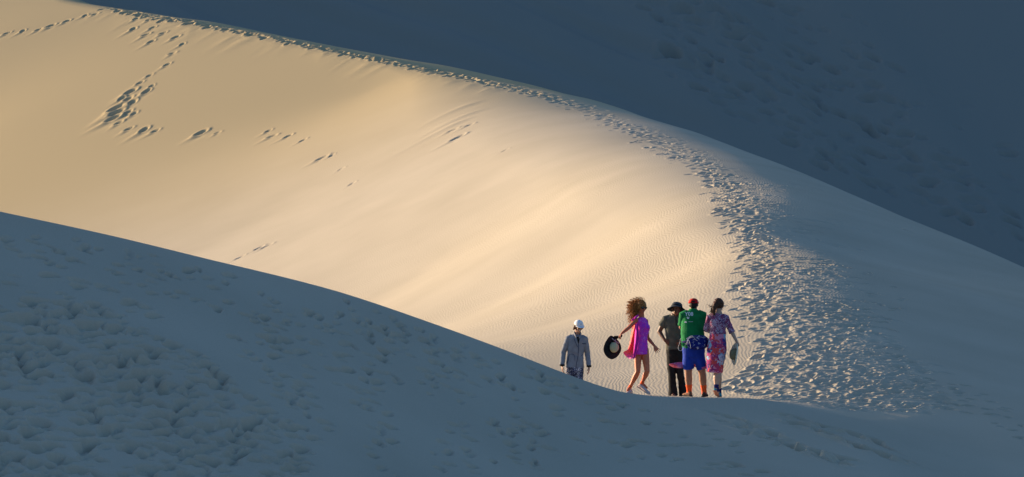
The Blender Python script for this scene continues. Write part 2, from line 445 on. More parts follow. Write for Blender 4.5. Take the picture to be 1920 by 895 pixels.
def sand_material():
    m, t, b = new_mat('sand', 1.0, 0.0)
    N, K_ = t.nodes, t.links
    geo = N.new('ShaderNodeNewGeometry')
    n1 = N.new('ShaderNodeTexNoise'); n1.inputs['Scale'].default_value = 0.35; n1.inputs['Detail'].default_value = 4
    n2 = N.new('ShaderNodeTexNoise'); n2.inputs['Scale'].default_value = 45; n2.inputs['Detail'].default_value = 3
    K_.new(geo.outputs['Position'], n1.inputs['Vector']); K_.new(geo.outputs['Position'], n2.inputs['Vector'])
    mixf = N.new('ShaderNodeMath'); mixf.operation = 'MULTIPLY_ADD'
    K_.new(n1.outputs[0], mixf.inputs[0]); mixf.inputs[1].default_value = 0.6
    ad = N.new('ShaderNodeMath'); ad.operation = 'MULTIPLY'; ad.inputs[1].default_value = 0.4
    K_.new(n2.outputs[0], ad.inputs[0]); K_.new(ad.outputs[0], mixf.inputs[2])
    cr = N.new('ShaderNodeValToRGB')
    cr.color_ramp.elements[0].position = 0.3; cr.color_ramp.elements[0].color = SAND_A
    cr.color_ramp.elements[1].position = 0.7; cr.color_ramp.elements[1].color = SAND_B
    K_.new(mixf.outputs[0], cr.inputs[0]); 
    fa = N.new('ShaderNodeAttribute'); fa.attribute_name = 'far'      # far dune's deeper shade is put into its sand colour
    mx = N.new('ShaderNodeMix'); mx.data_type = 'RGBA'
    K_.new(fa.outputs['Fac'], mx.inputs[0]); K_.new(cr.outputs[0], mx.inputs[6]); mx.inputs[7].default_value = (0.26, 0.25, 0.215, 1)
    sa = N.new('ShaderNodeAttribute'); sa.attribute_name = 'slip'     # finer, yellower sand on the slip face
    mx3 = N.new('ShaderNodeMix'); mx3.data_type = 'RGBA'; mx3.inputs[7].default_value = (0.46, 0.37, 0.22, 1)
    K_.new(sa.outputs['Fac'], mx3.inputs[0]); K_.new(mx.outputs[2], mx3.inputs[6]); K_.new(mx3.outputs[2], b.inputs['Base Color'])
    # wind ripples: distorted bands about 10 cm apart, patchy; plus grain
    wn1 = N.new('ShaderNodeTexNoise'); wn1.inputs['Scale'].default_value = 0.9; wn1.inputs['Detail'].default_value = 1.5; wn1.inputs['Roughness'].default_value = 0.55
    K_.new(geo.outputs['Position'], wn1.inputs['Vector'])
    vm = N.new('ShaderNodeVectorMath'); vm.operation = 'MULTIPLY_ADD'; vm.inputs[1].default_value = (0.55, 0.55, 0)
    K_.new(wn1.outputs['Color'], vm.inputs[0]); K_.new(geo.outputs['Position'], vm.inputs[2])
    mp = N.new('ShaderNodeMapping'); mp.inputs['Rotation'].default_value = (0, 0, math.radians(4)); mp.inputs['Scale'].default_value = (1, 0.42, 0)
    K_.new(vm.outputs[0], mp.inputs['Vector'])
    wv = N.new('ShaderNodeTexWave'); wv.wave_type = 'BANDS'; wv.bands_direction = 'X'
    wv.inputs['Scale'].default_value = 4.2; wv.inputs['Distortion'].default_value = 2.2
    wv.inputs['Detail'].default_value = 1.2; wv.inputs['Detail Scale'].default_value = 1.1; wv.inputs['Detail Roughness'].default_value = 0.6
    K_.new(mp.outputs[0], wv.inputs['Vector'])
    pn = N.new('ShaderNodeTexNoise'); pn.inputs['Scale'].default_value = 0.16; pn.inputs['Detail'].default_value = 2
    K_.new(geo.outputs['Position'], pn.inputs['Vector'])
    mr = N.new('ShaderNodeMapRange'); mr.inputs['From Min'].default_value = 0.38; mr.inputs['From Max'].default_value = 0.6
    mr.inputs['To Min'].default_value = 0.25
    K_.new(pn.outputs[0], mr.inputs[0])
    at = N.new('ShaderNodeAttribute'); at.attribute_name = 'ripple'
    m1 = N.new('ShaderNodeMath'); m1.operation = 'MULTIPLY'
    K_.new(mr.outputs[0], m1.inputs[0]); K_.new(at.outputs['Fac'], m1.inputs[1])
    m2 = N.new('ShaderNodeMath'); m2.operation = 'MULTIPLY'
    K_.new(wv.outputs['Fac'], m2.inputs[0]); K_.new(m1.outputs[0], m2.inputs[1])
    b1 = N.new('ShaderNodeBump'); b1.inputs['Distance'].default_value = 0.0022; b1.inputs['Strength'].default_value = 1.0
    K_.new(m2.outputs[0], b1.inputs['Height'])
    n3 = N.new('ShaderNodeTexNoise'); n3.inputs['Scale'].default_value = 14; n3.inputs['Detail'].default_value = 4; n3.inputs['Roughness'].default_value = 0.65
    K_.new(geo.outputs['Position'], n3.inputs['Vector'])
    b2 = N.new('ShaderNodeBump'); b2.inputs['Distance'].default_value = 0.006; b2.inputs['Strength'].default_value = 0.5
    K_.new(n3.outputs[0], b2.inputs['Height']); K_.new(b1.outputs[0], b2.inputs['Normal'])
    K_.new(b2.outputs[0], b.inputs['Normal'])
    return m
SAND_A = (0.43, 0.375, 0.285, 1); SAND_B = (0.52, 0.455, 0.35, 1)
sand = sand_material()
gm = grid_mesh('ground', GX, GY, GZ)
rip = gm.attributes.new('ripple', 'FLOAT', 'POINT')
rip.data.foreach_set('value', RIP.astype(np.float32).ravel())
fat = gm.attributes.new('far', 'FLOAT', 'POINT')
fat.data.foreach_set('value', FAR_SHADE.astype(np.float32).ravel())
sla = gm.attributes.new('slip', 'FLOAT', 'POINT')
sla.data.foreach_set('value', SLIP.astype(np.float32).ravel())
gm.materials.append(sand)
ground = bpy.data.objects.new('ground', gm)
COL.objects.link(ground)
ground['kind'] = 'structure'
# ------------------------------------------------------------------ figures: shared tools
from mathutils.bvhtree import BVHTree
from mathutils import noise as mnoise
V = Vector

def col4(c): return (c[0], c[1], c[2], 1)
def cloth_mat(name, c, c2=None, scale=30.0, rough=0.85, bump=0.002, bscale=60.0):
    m, t, b = new_mat(name, rough, 0.15)
    N, K_ = t.nodes, t.links
    tc = N.new('ShaderNodeTexCoord')
    n = N.new('ShaderNodeTexNoise'); n.inputs['Scale'].default_value = scale; n.inputs['Detail'].default_value = 3
    K_.new(tc.outputs['Object'], n.inputs['Vector'])
    cr = N.new('ShaderNodeValToRGB'); e = cr.color_ramp.elements
    c2 = c2 or tuple(v * 0.8 for v in c)
    e[0].position = 0.35; e[0].color = col4(c2); e[1].position = 0.65; e[1].color = col4(c)
    K_.new(n.outputs[0], cr.inputs[0]); K_.new(cr.outputs[0], b.inputs['Base Color'])
    nb = N.new('ShaderNodeTexNoise'); nb.inputs['Scale'].default_value = bscale; nb.inputs['Detail'].default_value = 2
    K_.new(tc.outputs['Object'], nb.inputs['Vector'])
    bp = N.new('ShaderNodeBump'); bp.inputs['Distance'].default_value = bump; bp.inputs['Strength'].default_value = 0.6
    K_.new(nb.outputs[0], bp.inputs['Height']); K_.new(bp.outputs[0], b.inputs['Normal'])
    return m
def print_mat(name, stops, scale=14.0, warp=0.12, rough=0.8, detail=2.0, grad=None):
    """printed fabric: hard-edged patches of several colours"""
    m, t, b = new_mat(name, rough, 0.15)
    N, K_ = t.nodes, t.links
    tc = N.new('ShaderNodeTexCoord')
    n = N.new('ShaderNodeTexNoise'); n.inputs['Scale'].default_value = scale * 1.7; n.inputs['Detail'].default_value = detail
    K_.new(tc.outputs['Object'], n.inputs['Vector'])
    mx = N.new('ShaderNodeMix'); mx.data_type = 'RGBA'; mx.blend_type = 'LINEAR_LIGHT'; mx.inputs[0].default_value = warp
    K_.new(tc.outputs['Object'], mx.inputs[6]); K_.new(n.outputs['Color'], mx.inputs[7])
    vo = N.new('ShaderNodeTexVoronoi'); vo.inputs['Scale'].default_value = scale
    K_.new(mx.outputs[2], vo.inputs['Vector'])
    sp = N.new('ShaderNodeSeparateColor'); K_.new(vo.outputs['Color'], sp.inputs[0])
    cr = N.new('ShaderNodeValToRGB'); cr.color_ramp.interpolation = 'CONSTANT'; e = cr.color_ramp.elements
    while len(e) < len(stops): e.new(0.5)
    for k, (p, c) in enumerate(stops):
        e[k].position = p; e[k].color = col4(c)
    K_.new(sp.outputs[0], cr.inputs[0])
    out = cr.outputs[0]
    if grad:      # a second dye colour coming in with height: (z0, z1, colour, amount)
        sx = N.new('ShaderNodeSeparateXYZ'); K_.new(tc.outputs['Object'], sx.inputs[0])
        mr = N.new('ShaderNodeMapRange'); mr.inputs['From Min'].default_value = grad[0]; mr.inputs['From Max'].default_value = grad[1]
        mr.inputs['To Max'].default_value = grad[3]
        K_.new(sx.outputs[grad[4] if len(grad) > 4 else 2], mr.inputs[0])
        m2 = N.new('ShaderNodeMix'); m2.data_type = 'RGBA'
        K_.new(mr.outputs[0], m2.inputs[0]); K_.new(out, m2.inputs[6]); m2.inputs[7].default_value = col4(grad[2])
        out = m2.outputs[2]
    K_.new(out, b.inputs['Base Color'])
    nb = N.new('ShaderNodeTexNoise'); nb.inputs['Scale'].default_value = 25; K_.new(tc.outputs['Object'], nb.inputs['Vector'])
    bp = N.new('ShaderNodeBump'); bp.inputs['Distance'].default_value = 0.006; bp.inputs['Strength'].default_value = 0.6
    K_.new(nb.outputs[0], bp.inputs['Height']); K_.new(bp.outputs[0], b.inputs['Normal'])
    return m
def skin_mat(name, c):
    m = cloth_mat(name, c, tuple(v * f for v, f in zip(c, (0.88, 0.8, 0.78))), 18.0, 0.5, 0.0008, 120)
    b = m.node_tree.nodes['Principled BSDF']
    b.inputs['Specular IOR Level'].default_value = 0.4
    b.inputs['Subsurface Weight'].default_value = 0.08
    b.inputs['Subsurface Radius'].default_value = (0.01, 0.004, 0.002)
    return m

class Shape:
    """collects closed solids; .remesh() melts them into one continuous skin"""
    def __init__(self): self.bm = bmesh.new()
    def tube(self, pts, radii, side=(1, 0, 0), n=16, round0=True, round1=True):
        pts = [V(p) for p in pts]; side = V(side)
        rings = []
        R_ = [(r, r) if not isinstance(r, (tuple, list)) else r for r in radii]
        def ring(c, t, rr):
            w_ = side - side.dot(t) * t
            if w_.length < 1e-3: w_ = V((0, 1, 0)) - t.y * t
            w_.normalize(); d_ = t.cross(w_)
            return [self.bm.verts.new(c + w_ * rr[0] * math.cos(2 * PI * k / n) + d_ * rr[1] * math.sin(2 * PI * k / n)) for k in range(n)]
        T = []
        for i in range(len(pts)):
            a = pts[max(0, i - 1)]; b = pts[min(len(pts) - 1, i + 1)]
            T.append((b - a).normalized())
        if round0:
            m_ = min(R_[0])
            for f, g in ((0.94, .35), (0.7, .7)): rings.insert(0, ring(pts[0] - T[0] * m_ * f * (g > .5 and 1 or .37), T[0], (R_[0][0] * (0.94 if g < .5 else .66), R_[0][1] * (0.94 if g < .5 else .66))))
        for p, t, r in zip(pts, T, R_): rings.append(ring(p, t, r))
        if round1:
            m_ = min(R_[-1])
            for h, f in ((.35, .94), (.7, .66)): rings.append(ring(pts[-1] + T[-1] * m_ * h, T[-1], (R_[-1][0] * f, R_[-1][1] * f)))
        for a, b in zip(rings[:-1], rings[1:]):
            for k in range(n): self.bm.faces.new((a[k], a[(k + 1) % n], b[(k + 1) % n], b[k]))
        c0 = self.bm.verts.new(sum((v.co for v in rings[0]), V()) / n); c1 = self.bm.verts.new(sum((v.co for v in rings[-1]), V()) / n)
        for k in range(n):
            self.bm.faces.new((c0, rings[0][(k + 1) % n], rings[0][k])); self.bm.faces.new((c1, rings[-1][k], rings[-1][(k + 1) % n]))
        return self
    def ball(self, c, r, rot=None, seg=16):
        mat = Matrix.Translation(V(c)) @ (rot.to_4x4() if rot else Matrix()) @ Matrix.Diagonal(V((r[0], r[1], r[2], 1)))
        bmesh.ops.create_uvsphere(self.bm, u_segments=seg, v_segments=seg // 2 + 2, radius=1, matrix=mat)
        return self
    def box(self, c, h, rot=None):
        mat = Matrix.Translation(V(c)) @ (rot.to_4x4() if rot else Matrix()) @ Matrix.Diagonal(V((h[0] * 2, h[1] * 2, h[2] * 2, 1)))
        bmesh.ops.create_cube(self.bm, size=1, matrix=mat)
        return self
    def link(self, name, m, parent, smooth=True):
        bmesh.ops.recalc_face_normals(self.bm, faces=self.bm.faces)
        me = bpy.data.meshes.new(name); self.bm.to_mesh(me); self.bm.free()
        me.materials.append(m)
        if smooth: me.polygons.foreach_set('use_smooth', np.ones(len(me.polygons), bool))
        o = bpy.data.objects.new(name, me); COL.objects.link(o); o.parent = parent
        return o
    def remesh(self, name, m, parent, voxel=0.006, smooth=4, fac=0.5, wrinkle=0.0, wscale=12.0, seed=0.0):
        bmesh.ops.recalc_face_normals(self.bm, faces=self.bm.faces)
        me = bpy.data.meshes.new(name); self.bm.to_mesh(me); self.bm.free()
        o = bpy.data.objects.new(name, me); COL.objects.link(o)
        r = o.modifiers.new('r', 'REMESH'); r.mode = 'VOXEL'; r.voxel_size = voxel; r.use_smooth_shade = True
        if smooth:
            s_ = o.modifiers.new('s', 'SMOOTH'); s_.factor = fac; s_.iterations = smooth
        dg = bpy.context.evaluated_depsgraph_get(); dg.update()
        me2 = bpy.data.meshes.new_from_object(o.evaluated_get(dg), depsgraph=dg)
        o.modifiers.clear(); o.data = me2; bpy.data.meshes.remove(me); me2.name = name
        if wrinkle:
            n = len(me2.vertices); co = np.empty(n * 3, np.float32); no = np.empty(n * 3, np.float32)
            me2.vertices.foreach_get('co', co); me2.vertex_normals.foreach_get('vector', no)
            co = co.reshape(-1, 3); no = no.reshape(-1, 3)
            q = co * wscale
            # folds run mostly across the cloth: stretched noise, sharpened
            d = np.array([mnoise.noise((a * 0.8 + seed, b * 0.8, c * 1.9 + a * .9)) for a, b, c in q], np.float32)
            d = (1 - np.abs(d) * 2.6) 
            co += no * (d[:, None] * wrinkle)
            me2.vertices.foreach_set('co', co.ravel()); me2.update()
        me2.materials.clear(); me2.materials.append(m)
        me2.polygons.foreach_set('use_smooth', np.ones(len(me2.polygons), bool))
        o.parent = parent
        return o

def sheet(name, rows, m, parent, thick=0.004):
    """a cloth sheet through a grid of points"""
    bm = bmesh.new()
    vs = [[bm.verts.new(V(p)) for p in r] for r in rows]
    for a, b in zip(vs[:-1], vs[1:]):
        for k in range(len(a) - 1): bm.faces.new((a[k], a[k + 1], b[k + 1], b[k]))
    me = bpy.data.meshes.new(name); bm.to_mesh(me); bm.free()
    me.materials.append(m); me.polygons.foreach_set('use_smooth', np.ones(len(me.polygons), bool))
    o = bpy.data.objects.new(name, me); COL.objects.link(o); o.parent = parent
    s_ = o.modifiers.new('thickness', 'SOLIDIFY'); s_.thickness = thick; s_.offset = 0
    b_ = o.modifiers.new('soft', 'SUBSURF'); b_.levels = 1; b_.render_levels = 2
    return o

def bvh_of(*objs):
    vs, fs = [], []
    for o in objs:
        k = len(vs); vs += [v.co.copy() for v in o.data.vertices]; fs += [[i + k for i in p.vertices] for p in o.data.polygons]
    return BVHTree.FromPolygons(vs, fs)
def decal(name, polys, bv, m, parent, direction, lift=0.003, sub=2):
    """flat pieces (lists of points) wrapped onto a surface along a direction"""
    bm = bmesh.new(); d = V(direction).normalized()
    for p in polys: bm.faces.new([bm.verts.new(V(q)) for q in p])
    bmesh.ops.triangulate(bm, faces=bm.faces)
    for _ in range(sub): bmesh.ops.subdivide_edges(bm, edges=bm.edges, cuts=1, use_grid_fill=True)
    for v in bm.verts:
        hit = bv.ray_cast(v.co - d * 0.6, d)
        if hit[0]: v.co = hit[0] - d * lift
    r = bmesh.ops.extrude_face_region(bm, geom=bm.faces[:])
    for v in [g for g in r['geom'] if isinstance(g, bmesh.types.BMVert)]: v.co -= d * 0.0015
    bmesh.ops.recalc_face_normals(bm, faces=bm.faces)
    me = bpy.data.meshes.new(name); bm.to_mesh(me); bm.free(); me.materials.append(m)
    o = bpy.data.objects.new(name, me); COL.objects.link(o); o.parent = parent
    return o
def text_decal(name, txt, size, at, bv, m, parent, right, up, direction):
    cu = bpy.data.curves.new(name, 'FONT'); cu.body = txt; cu.size = size; cu.align_x = 'CENTER'; cu.align_y = 'CENTER'; cu.offset = 0.0012
    cu.resolution_u = 3
    t_ = bpy.data.objects.new(name, cu); COL.objects.link(t_)
    dg = bpy.context.evaluated_depsgraph_get(); dg.update()
    me = bpy.data.meshes.new_from_object(t_.evaluated_get(dg), depsgraph=dg)
    bpy.data.objects.remove(t_); bpy.data.curves.remove(cu)
    bm = bmesh.new(); bm.from_mesh(me); d = V(direction).normalized(); bv_ = bv
    for v in bm.verts:
        p = V(at) + V(right) * v.co.x + V(up) * v.co.y
        hit = bv_.ray_cast(p - d * 0.6, d)
        v.co = (hit[0] if hit[0] else p) - d * 0.004
    bmesh.ops.recalc_face_normals(bm, faces=bm.faces)
    bm.to_mesh(me); bm.free(); me.materials.clear(); me.materials.append(m); me.name = name
    o = bpy.data.objects.new(name, me); COL.objects.link(o); o.parent = parent
    return o

def hand(S, wrist, direc, wide, palm_n, length=0.185, curl=0.5, splay=0.16, thumb=1, curls=None):
    """palm, four fingers of different lengths with knuckle bends and a thumb from the side of the palm
       direc: towards the fingers, wide: across the palm towards the thumb, palm_n: out of the palm (fingers curl to it)"""
    d = V(direc).normalized(); w_ = V(wide); w_ = (w_ - w_.dot(d) * d).normalized(); pn = V(palm_n); pn = (pn - pn.dot(d) * d - pn.dot(w_) * w_).normalized()
    k = length / 0.185; wr = V(wrist)
    S.tube([wr - d * .01, wr + d * .02 * k, wr + d * .055 * k, wr + d * .088 * k], [(.024 * k, .018 * k), (.031 * k, .017 * k), (.040 * k, .016 * k), (.040 * k, .012 * k)], side=w_, n=12)
    for q, (off_, ln) in enumerate(((.031, .070), (.0105, .080), (-.0105, .074), (-.031, .058))):
        c = (curls[q] if curls else curl)
        p = wr + d * (.086 - .004 * abs(q - 1)) * k + w_ * off_ * k
        dr = (d + w_ * (1.5 - q) * splay).normalized(); a = 0; pts = [p - dr * .02 * k, p]
        for seg, f in ((.42, .7), (.32, 1.0), (.26, .8)):
            a += c * f
            p = p + (dr * math.cos(a) + pn * math.sin(a)) * ln * k * seg
            pts.append(p)
        S.tube(pts, [.0095 * k, .0098 * k, .0092 * k, .0085 * k, .0075 * k], side=w_, n=8)
    b = wr + d * .022 * k + w_ * .024 * k
    t1 = b + (d * .7 + w_ * .65 + pn * .25).normalized() * .038 * k
    t2 = t1 + (d * .85 + w_ * .4 + pn * (.2 + curl * .5)).normalized() * .03 * k
    t3 = t2 + (d * .9 + w_ * .1 + pn * (.3 + curl * .6)).normalized() * .024 * k
    S.tube([b - w_ * .012 * k, b, t1, t2, t3], [.014 * k, .014 * k, .0115 * k, .0105 * k, .009 * k], side=d, n=8)

def head_rot(yaw, pitch=0, roll=0):
    """yaw 0 looks to the camera (-Y), positive turns towards +X; pitch positive looks down"""
    return Matrix.Rotation(yaw, 3, 'Z') @ Matrix.Rotation(roll, 3, 'Y') @ Matrix.Rotation(pitch, 3, 'X')
def head(S, c, R3, k=1.0, jaw=1.0):
    def T(x, y, z): return V(c) + R3 @ (V((x, y, z)) * k)
    S.ball(T(0, .012, .030), (.073 * k, .090 * k, .088 * k), R3)
    S.ball(T(0, -.030, -.005), (.060 * k, .056 * k, .078 * k), R3)
    S.ball(T(0, -.028, -.058), (.047 * k * jaw, .052 * k, .045 * k), R3)
    S.ball(T(0, -.066, -.088), (.021 * k * jaw, .018 * k, .016 * k), R3)
    S.tube([T(0, -.082, .012), T(0, -.098, -.014), T(0, -.104, -.030)], [.009 * k, .012 * k, .014 * k], side=R3 @ V((1, 0, 0)), n=8)
    S.ball(T(0, -.080, .030), (.045 * k, .012 * k, .012 * k), R3)
    for s_ in (-1, 1):
        S.ball(T(.036 * s_, -.068, -.022), (.022 * k, .02 * k, .02 * k), R3)
        S.ball(T(.076 * s_, .008, -.008), (.010 * k, .020 * k, .032 * k), R3)
    S.tube([T(0, .02, -.04), T(0, .03, -.12)], [(.055 * k), (.055 * k)], side=(1, 0, 0), n=12)
    return T
def face_bits(parent, T, R3, lipm, eyem, k=1.0, eyes=True, smile=True):
    S = Shape()
    pts = [T(-.024, -.0815, -.050 + (.006 if smile else 0)), T(-.012, -.0885, -.055), T(0, -.0905, -.056), T(.012, -.0885, -.055), T(.024, -.0815, -.050 + (.006 if smile else 0))]
    S.tube(pts, [.003 * k, .006 * k, .0065 * k, .006 * k, .003 * k], side=R3 @ V((0, 0, 1)), n=8)
    S.link('mouth', lipm, parent)
    if eyes:
        for s_ in (-1, 1):
            S = Shape(); S.ball(T(.029 * s_, -.076, .008), (.013 * k, .009 * k, .008 * k), R3, 12); S.link('eye', eyem, parent)
def sunglasses(parent, T, R3, lensm, framem, k=1.0, r=.027):
    o = Shape()
    o.tube([T(-.076, -.01, .012), T(-.070, -.085, .012)], [.003, .003], n=6); o.tube([T(.076, -.01, .012), T(.070, -.085, .012)], [.003, .003], n=6)
    o.tube([T(-.02, -.101, .014), T(0, -.108, .016), T(.02, -.101, .014)], [.0035] * 3, side=(0, 0, 1), n=6)
    o.tube([T(-.072, -.086, .020), T(-.035, -.100, .028), T(-.008, -.103, .024)], [.004] * 3, side=(0, 0, 1), n=6)
    o.tube([T(.072, -.086, .020), T(.035, -.100, .028), T(.008, -.103, .024)], [.004] * 3, side=(0, 0, 1), n=6)
    g = o.link('sunglasses', framem, parent)
    for s_ in (-1, 1):
        S = Shape(); S.ball(T(.038 * s_, -.094, .006), (r * k, .007 * k, r * .84 * k), R3 @ Matrix.Rotation(s_ * .22, 3, 'Z'), 16); S.link('lens', lensm, g)
    return g

def dome_cap(parent, name, T, R3, m, k=1.0, brim=True, brimm=None, size=(.088, .106, .078), lift=.045, brim_len=.075, tilt=.0):
    """baseball cap: a dome with seams and a curved peak"""
    bm = bmesh.new(); nz, na = 9, 28; rings = []
    for i in range(nz):
        a = PI / 2 * i / (nz - 1) * 0.98
        ring = []
        for j in range(na):
            b = 2 * PI * j / na; cr_ = 1 + 0.012 * math.cos(6 * b) * math.sin(a)
            ring.append(bm.verts.new(T(size[0] * math.cos(a) * math.cos(b) * cr_, .008 + size[1] * math.cos(a) * math.sin(b) * cr_, lift + size[2] * 1.05 * math.sin(a) ** 0.9)))
        rings.append(ring)
    for a, b in zip(rings[:-1], rings[1:]):
        for j in range(na): bm.faces.new((a[j], a[(j + 1) % na], b[(j + 1) % na], b[j]))
    bm.faces.new(rings[-1])
    me = bpy.data.meshes.new(name); bm.to_mesh(me); bm.free(); me.materials.append(m); me.polygons.foreach_set('use_smooth', np.ones(len(me.polygons), bool))
    o = bpy.data.objects.new(name, me); COL.objects.link(o); o.parent = parent
    s_ = o.modifiers.new('thickness', 'SOLIDIFY'); s_.thickness = .003; s_.offset = 0
    S = Shape(); S.ball(T(0, .008, lift + size[2] * 1.06), (.008, .008, .005), R3, 10); S.link('button', m, o)
    if brim:
        rows = []
        for i in range(6):
            f = i / 5; row = []
            for j in range(13):
                b = (j - 6) / 6.0
                wx = (.080 + .004 * f) * b; edge = math.sqrt(max(0, 1 - (b * .98) ** 2))
                y = .008 - size[1] * math.sqrt(max(0.03, 1 - (b * .9) ** 2)) - brim_len * f * edge
                row.append(T(wx, y, lift + .006 - .020 * b * b * f - tilt * f * edge))
            rows.append(row)
        sheet('brim', rows, brimm or m, o, .004)
    return o

def revolve_hat(name, c, axis, prof, m, parent, warp=None, n=40, thick=.004):
    """surface of revolution about axis at c: prof = (radius, height) pairs; warp(angle, radius) adds height"""
    ax = V(axis).normalized(); u = ax.orthogonal().normalized(); v_ = ax.cross(u)
    bm = bmesh.new(); rings = []
    for r, h in prof:
        rings.append([bm.verts.new(V(c) + (u * math.cos(2 * PI * k / n) + v_ * math.sin(2 * PI * k / n)) * r + ax * (h + (warp(2 * PI * k / n, r) if warp else 0))) for k in range(n)])
    for a, b in zip(rings[:-1], rings[1:]):
        for k in range(n): bm.faces.new((a[k], a[(k + 1) % n], b[(k + 1) % n], b[k]))
    if prof[-1][0] < .03: bm.faces.new(rings[-1])
    bmesh.ops.recalc_face_normals(bm, faces=bm.faces)
    me = bpy.data.meshes.new(name); bm.to_mesh(me); bm.free(); me.materials.append(m); me.polygons.foreach_set('use_smooth', np.ones(len(me.polygons), bool))
    o = bpy.data.objects.new(name, me); COL.objects.link(o); o.parent = parent
    s_ = o.modifiers.new('thickness', 'SOLIDIFY'); s_.thickness = thick; s_.offset = 0
    return o, u, v_, ax

def shoe(parent, heel, toe, m, solem, wide=.046, hgt=.085, laces=None):
    """heel and toe: bottom points of the shoe"""
    h, t = V(heel), V(toe); d = (t - h); L_ = d.length; d.normalize()
    side = d.cross(V((0, 0, 1)));
    if side.length < .2: side = V((1, 0, 0))
    side.normalize(); up = side.cross(d).normalized()
    S = Shape()
    S.tube([h + d * .02 + up * .045, h + d * L_ * .3 + up * .045, h + d * L_ * .65 + up * .036, h + d * L_ * .92 + up * .030],
           [(wide * .72, .030), (wide * .80, .033), (wide * .96, .026), (wide * .72, .018)], side=side, n=14)
    S.tube([h + d * .045 + up * .04, h + d * .05 + up * hgt], [(wide * .75, .045), (wide * .66, .042)], side=side, n=14, round1=False)
    S.tube([h + d * .07 + up * .07, h + d * L_ * .55 + up * .045], [(wide * .6, .02), (wide * .6, .018)], side=side, n=12)
    o = S.remesh('shoe', m, parent, .006, 3)
    S = Shape()
    S.tube([h - d * .005 + up * .012, h + d * L_ * .3 + up * .011, h + d * L_ * .65 + up * .011, h + d * (L_ * .97) + up * .016],
           [(wide * .86, .014), (wide * .88, .013), (wide * 1.05, .013), (wide * .75, .011)], side=side, n=14)
    S.remesh('sole', solem, o, .006, 2)
    if laces:
        S = Shape()
        for q in range(4):
            c = h + d * (L_ * (.38 + .09 * q)) + up * (.078 - .008 * q)
            S.tube([c - side * wide * .5, c + up * .006, c + side * wide * .5], [.003] * 3, side=d, n=6)
        S.link('lace', laces, o)
    return o

# rows: (px centre, py, half width in px, half depth in m, y offset in m)
class Fig:
    def __init__(self, D, pxc, pyf, label, group=None):
        # D: distance at which the feet meet the sand
        self.s = FPX / D; self.px = pxc; self.py = pyf
        x, y, z = P(pxc, pyf, D)
        self.root = bpy.data.objects.new('person', None); COL.objects.link(self.root)
        self.root.location = (x, y, z)
        self.root['label'] = label; self.root['category'] = 'person'
        if group: self.root['group'] = group
        self.root.empty_display_size = .2
        self.z0 = z; self.x0 = x; self.D = D
    def j(self, px, py, dy=0.0):
        return V(((px - self.px) / self.s, dy, (self.py - py) / self.s))
    def gz(self, local):      # ground height under a local point, in local z
        return gheight(self.x0 + local.x, self.D + local.y) - self.z0
    def torso(self, S, rows, inflate=0.0, side=(1, 0, 0), round0=True, round1=True, n=24):
        S.tube([self.j(r[0], r[1], r[4]) for r in rows], [(r[2] / self.s + inflate, r[3] + inflate) for r in rows], side=side, n=n, round0=round0, round1=round1)
def thing(name, label, cat, loc, group=None):
    o = bpy.data.objects.new(name, None); COL.objects.link(o); o.location = loc
    o['label'] = label; o['category'] = cat
    if group: o['group'] = group
    return o
# ------------------------------------------------------------------ materials for people
M = {}
M['skin_tan'] = skin_mat('skin_tan', (0.40, 0.20, 0.12))
M['skin_red_lit'] = skin_mat('skin_dress_lit', (0.60, 0.17, 0.075))  # red light coming through the dress is put into this skin colour
M['skin_fair'] = skin_mat('skin_fair', (0.52, 0.33, 0.24))
M['skin_mid'] = skin_mat('skin_mid', (0.44, 0.25, 0.17))
M['skin_dark'] = skin_mat('skin_dark', (0.15, 0.065, 0.035))
M['hair_black'] = cloth_mat('hair_black', (0.018, 0.013, 0.011), None, 80, 0.5)
M['hair_brown'] = cloth_mat('hair_brown', (0.11, 0.045, 0.022), (0.05, 0.022, 0.013), 60, 0.45)
M['hair_curly'] = cloth_mat('hair_curly', (0.46, 0.19, 0.05), (0.20, 0.08, 0.025), 60, 0.5)
M['lips'] = cloth_mat('lips', (0.42, 0.12, 0.10), None, 30, 0.4)
M['teeth'] = cloth_mat('teeth', (0.7, 0.66, 0.6), None, 30, 0.3)
M['eye'] = cloth_mat('eye', (0.03, 0.02, 0.018), (0.12, 0.11, 0.10), 90, 0.2)
M['lens'] = cloth_mat('dark_lens', (0.008, 0.008, 0.010), None, 5, 0.08, 0.0); M['lens'].node_tree.nodes['Principled BSDF'].inputs['Specular IOR Level'].default_value = .7
M['frame'] = cloth_mat('dark_frame', (0.015, 0.014, 0.014), None, 5, 0.3, 0.0)
M['green'] = cloth_mat('green_jersey', (0.010, 0.215, 0.060), (0.008, 0.165, 0.046), 9)
M['blue'] = cloth_mat('blue_shorts', (0.018, 0.055, 0.40), (0.014, 0.042, 0.30), 12)
M['orange'] = cloth_mat('orange_sock', (0.90, 0.13, 0.03), (0.78, 0.11, 0.03), 40)
M['red'] = cloth_mat('red_cap', (0.55, 0.022, 0.020), (0.47, 0.018, 0.016), 20)
M['white'] = cloth_mat('white_cloth', (0.80, 0.80, 0.80), (0.74, 0.74, 0.74), 20)
M['navy'] = cloth_mat('navy_cloth', (0.012, 0.016, 0.11), (0.010, 0.012, 0.085), 20)
M['cord'] = cloth_mat('pale_cord', (0.62, 0.63, 0.62))
M['litshoe'] = cloth_mat('lit_brown_shoe', (0.30, 0.15, 0.08), (0.10, 0.06, 0.05), 30)  # left shoe of a pair, its sunlit brown put into the colour
M['darkshoe'] = cloth_mat('dark_shoe', (0.05, 0.035, 0.04), (0.12, 0.07, 0.05), 40)
M['sole'] = cloth_mat('dark_sole', (0.04, 0.04, 0.045))
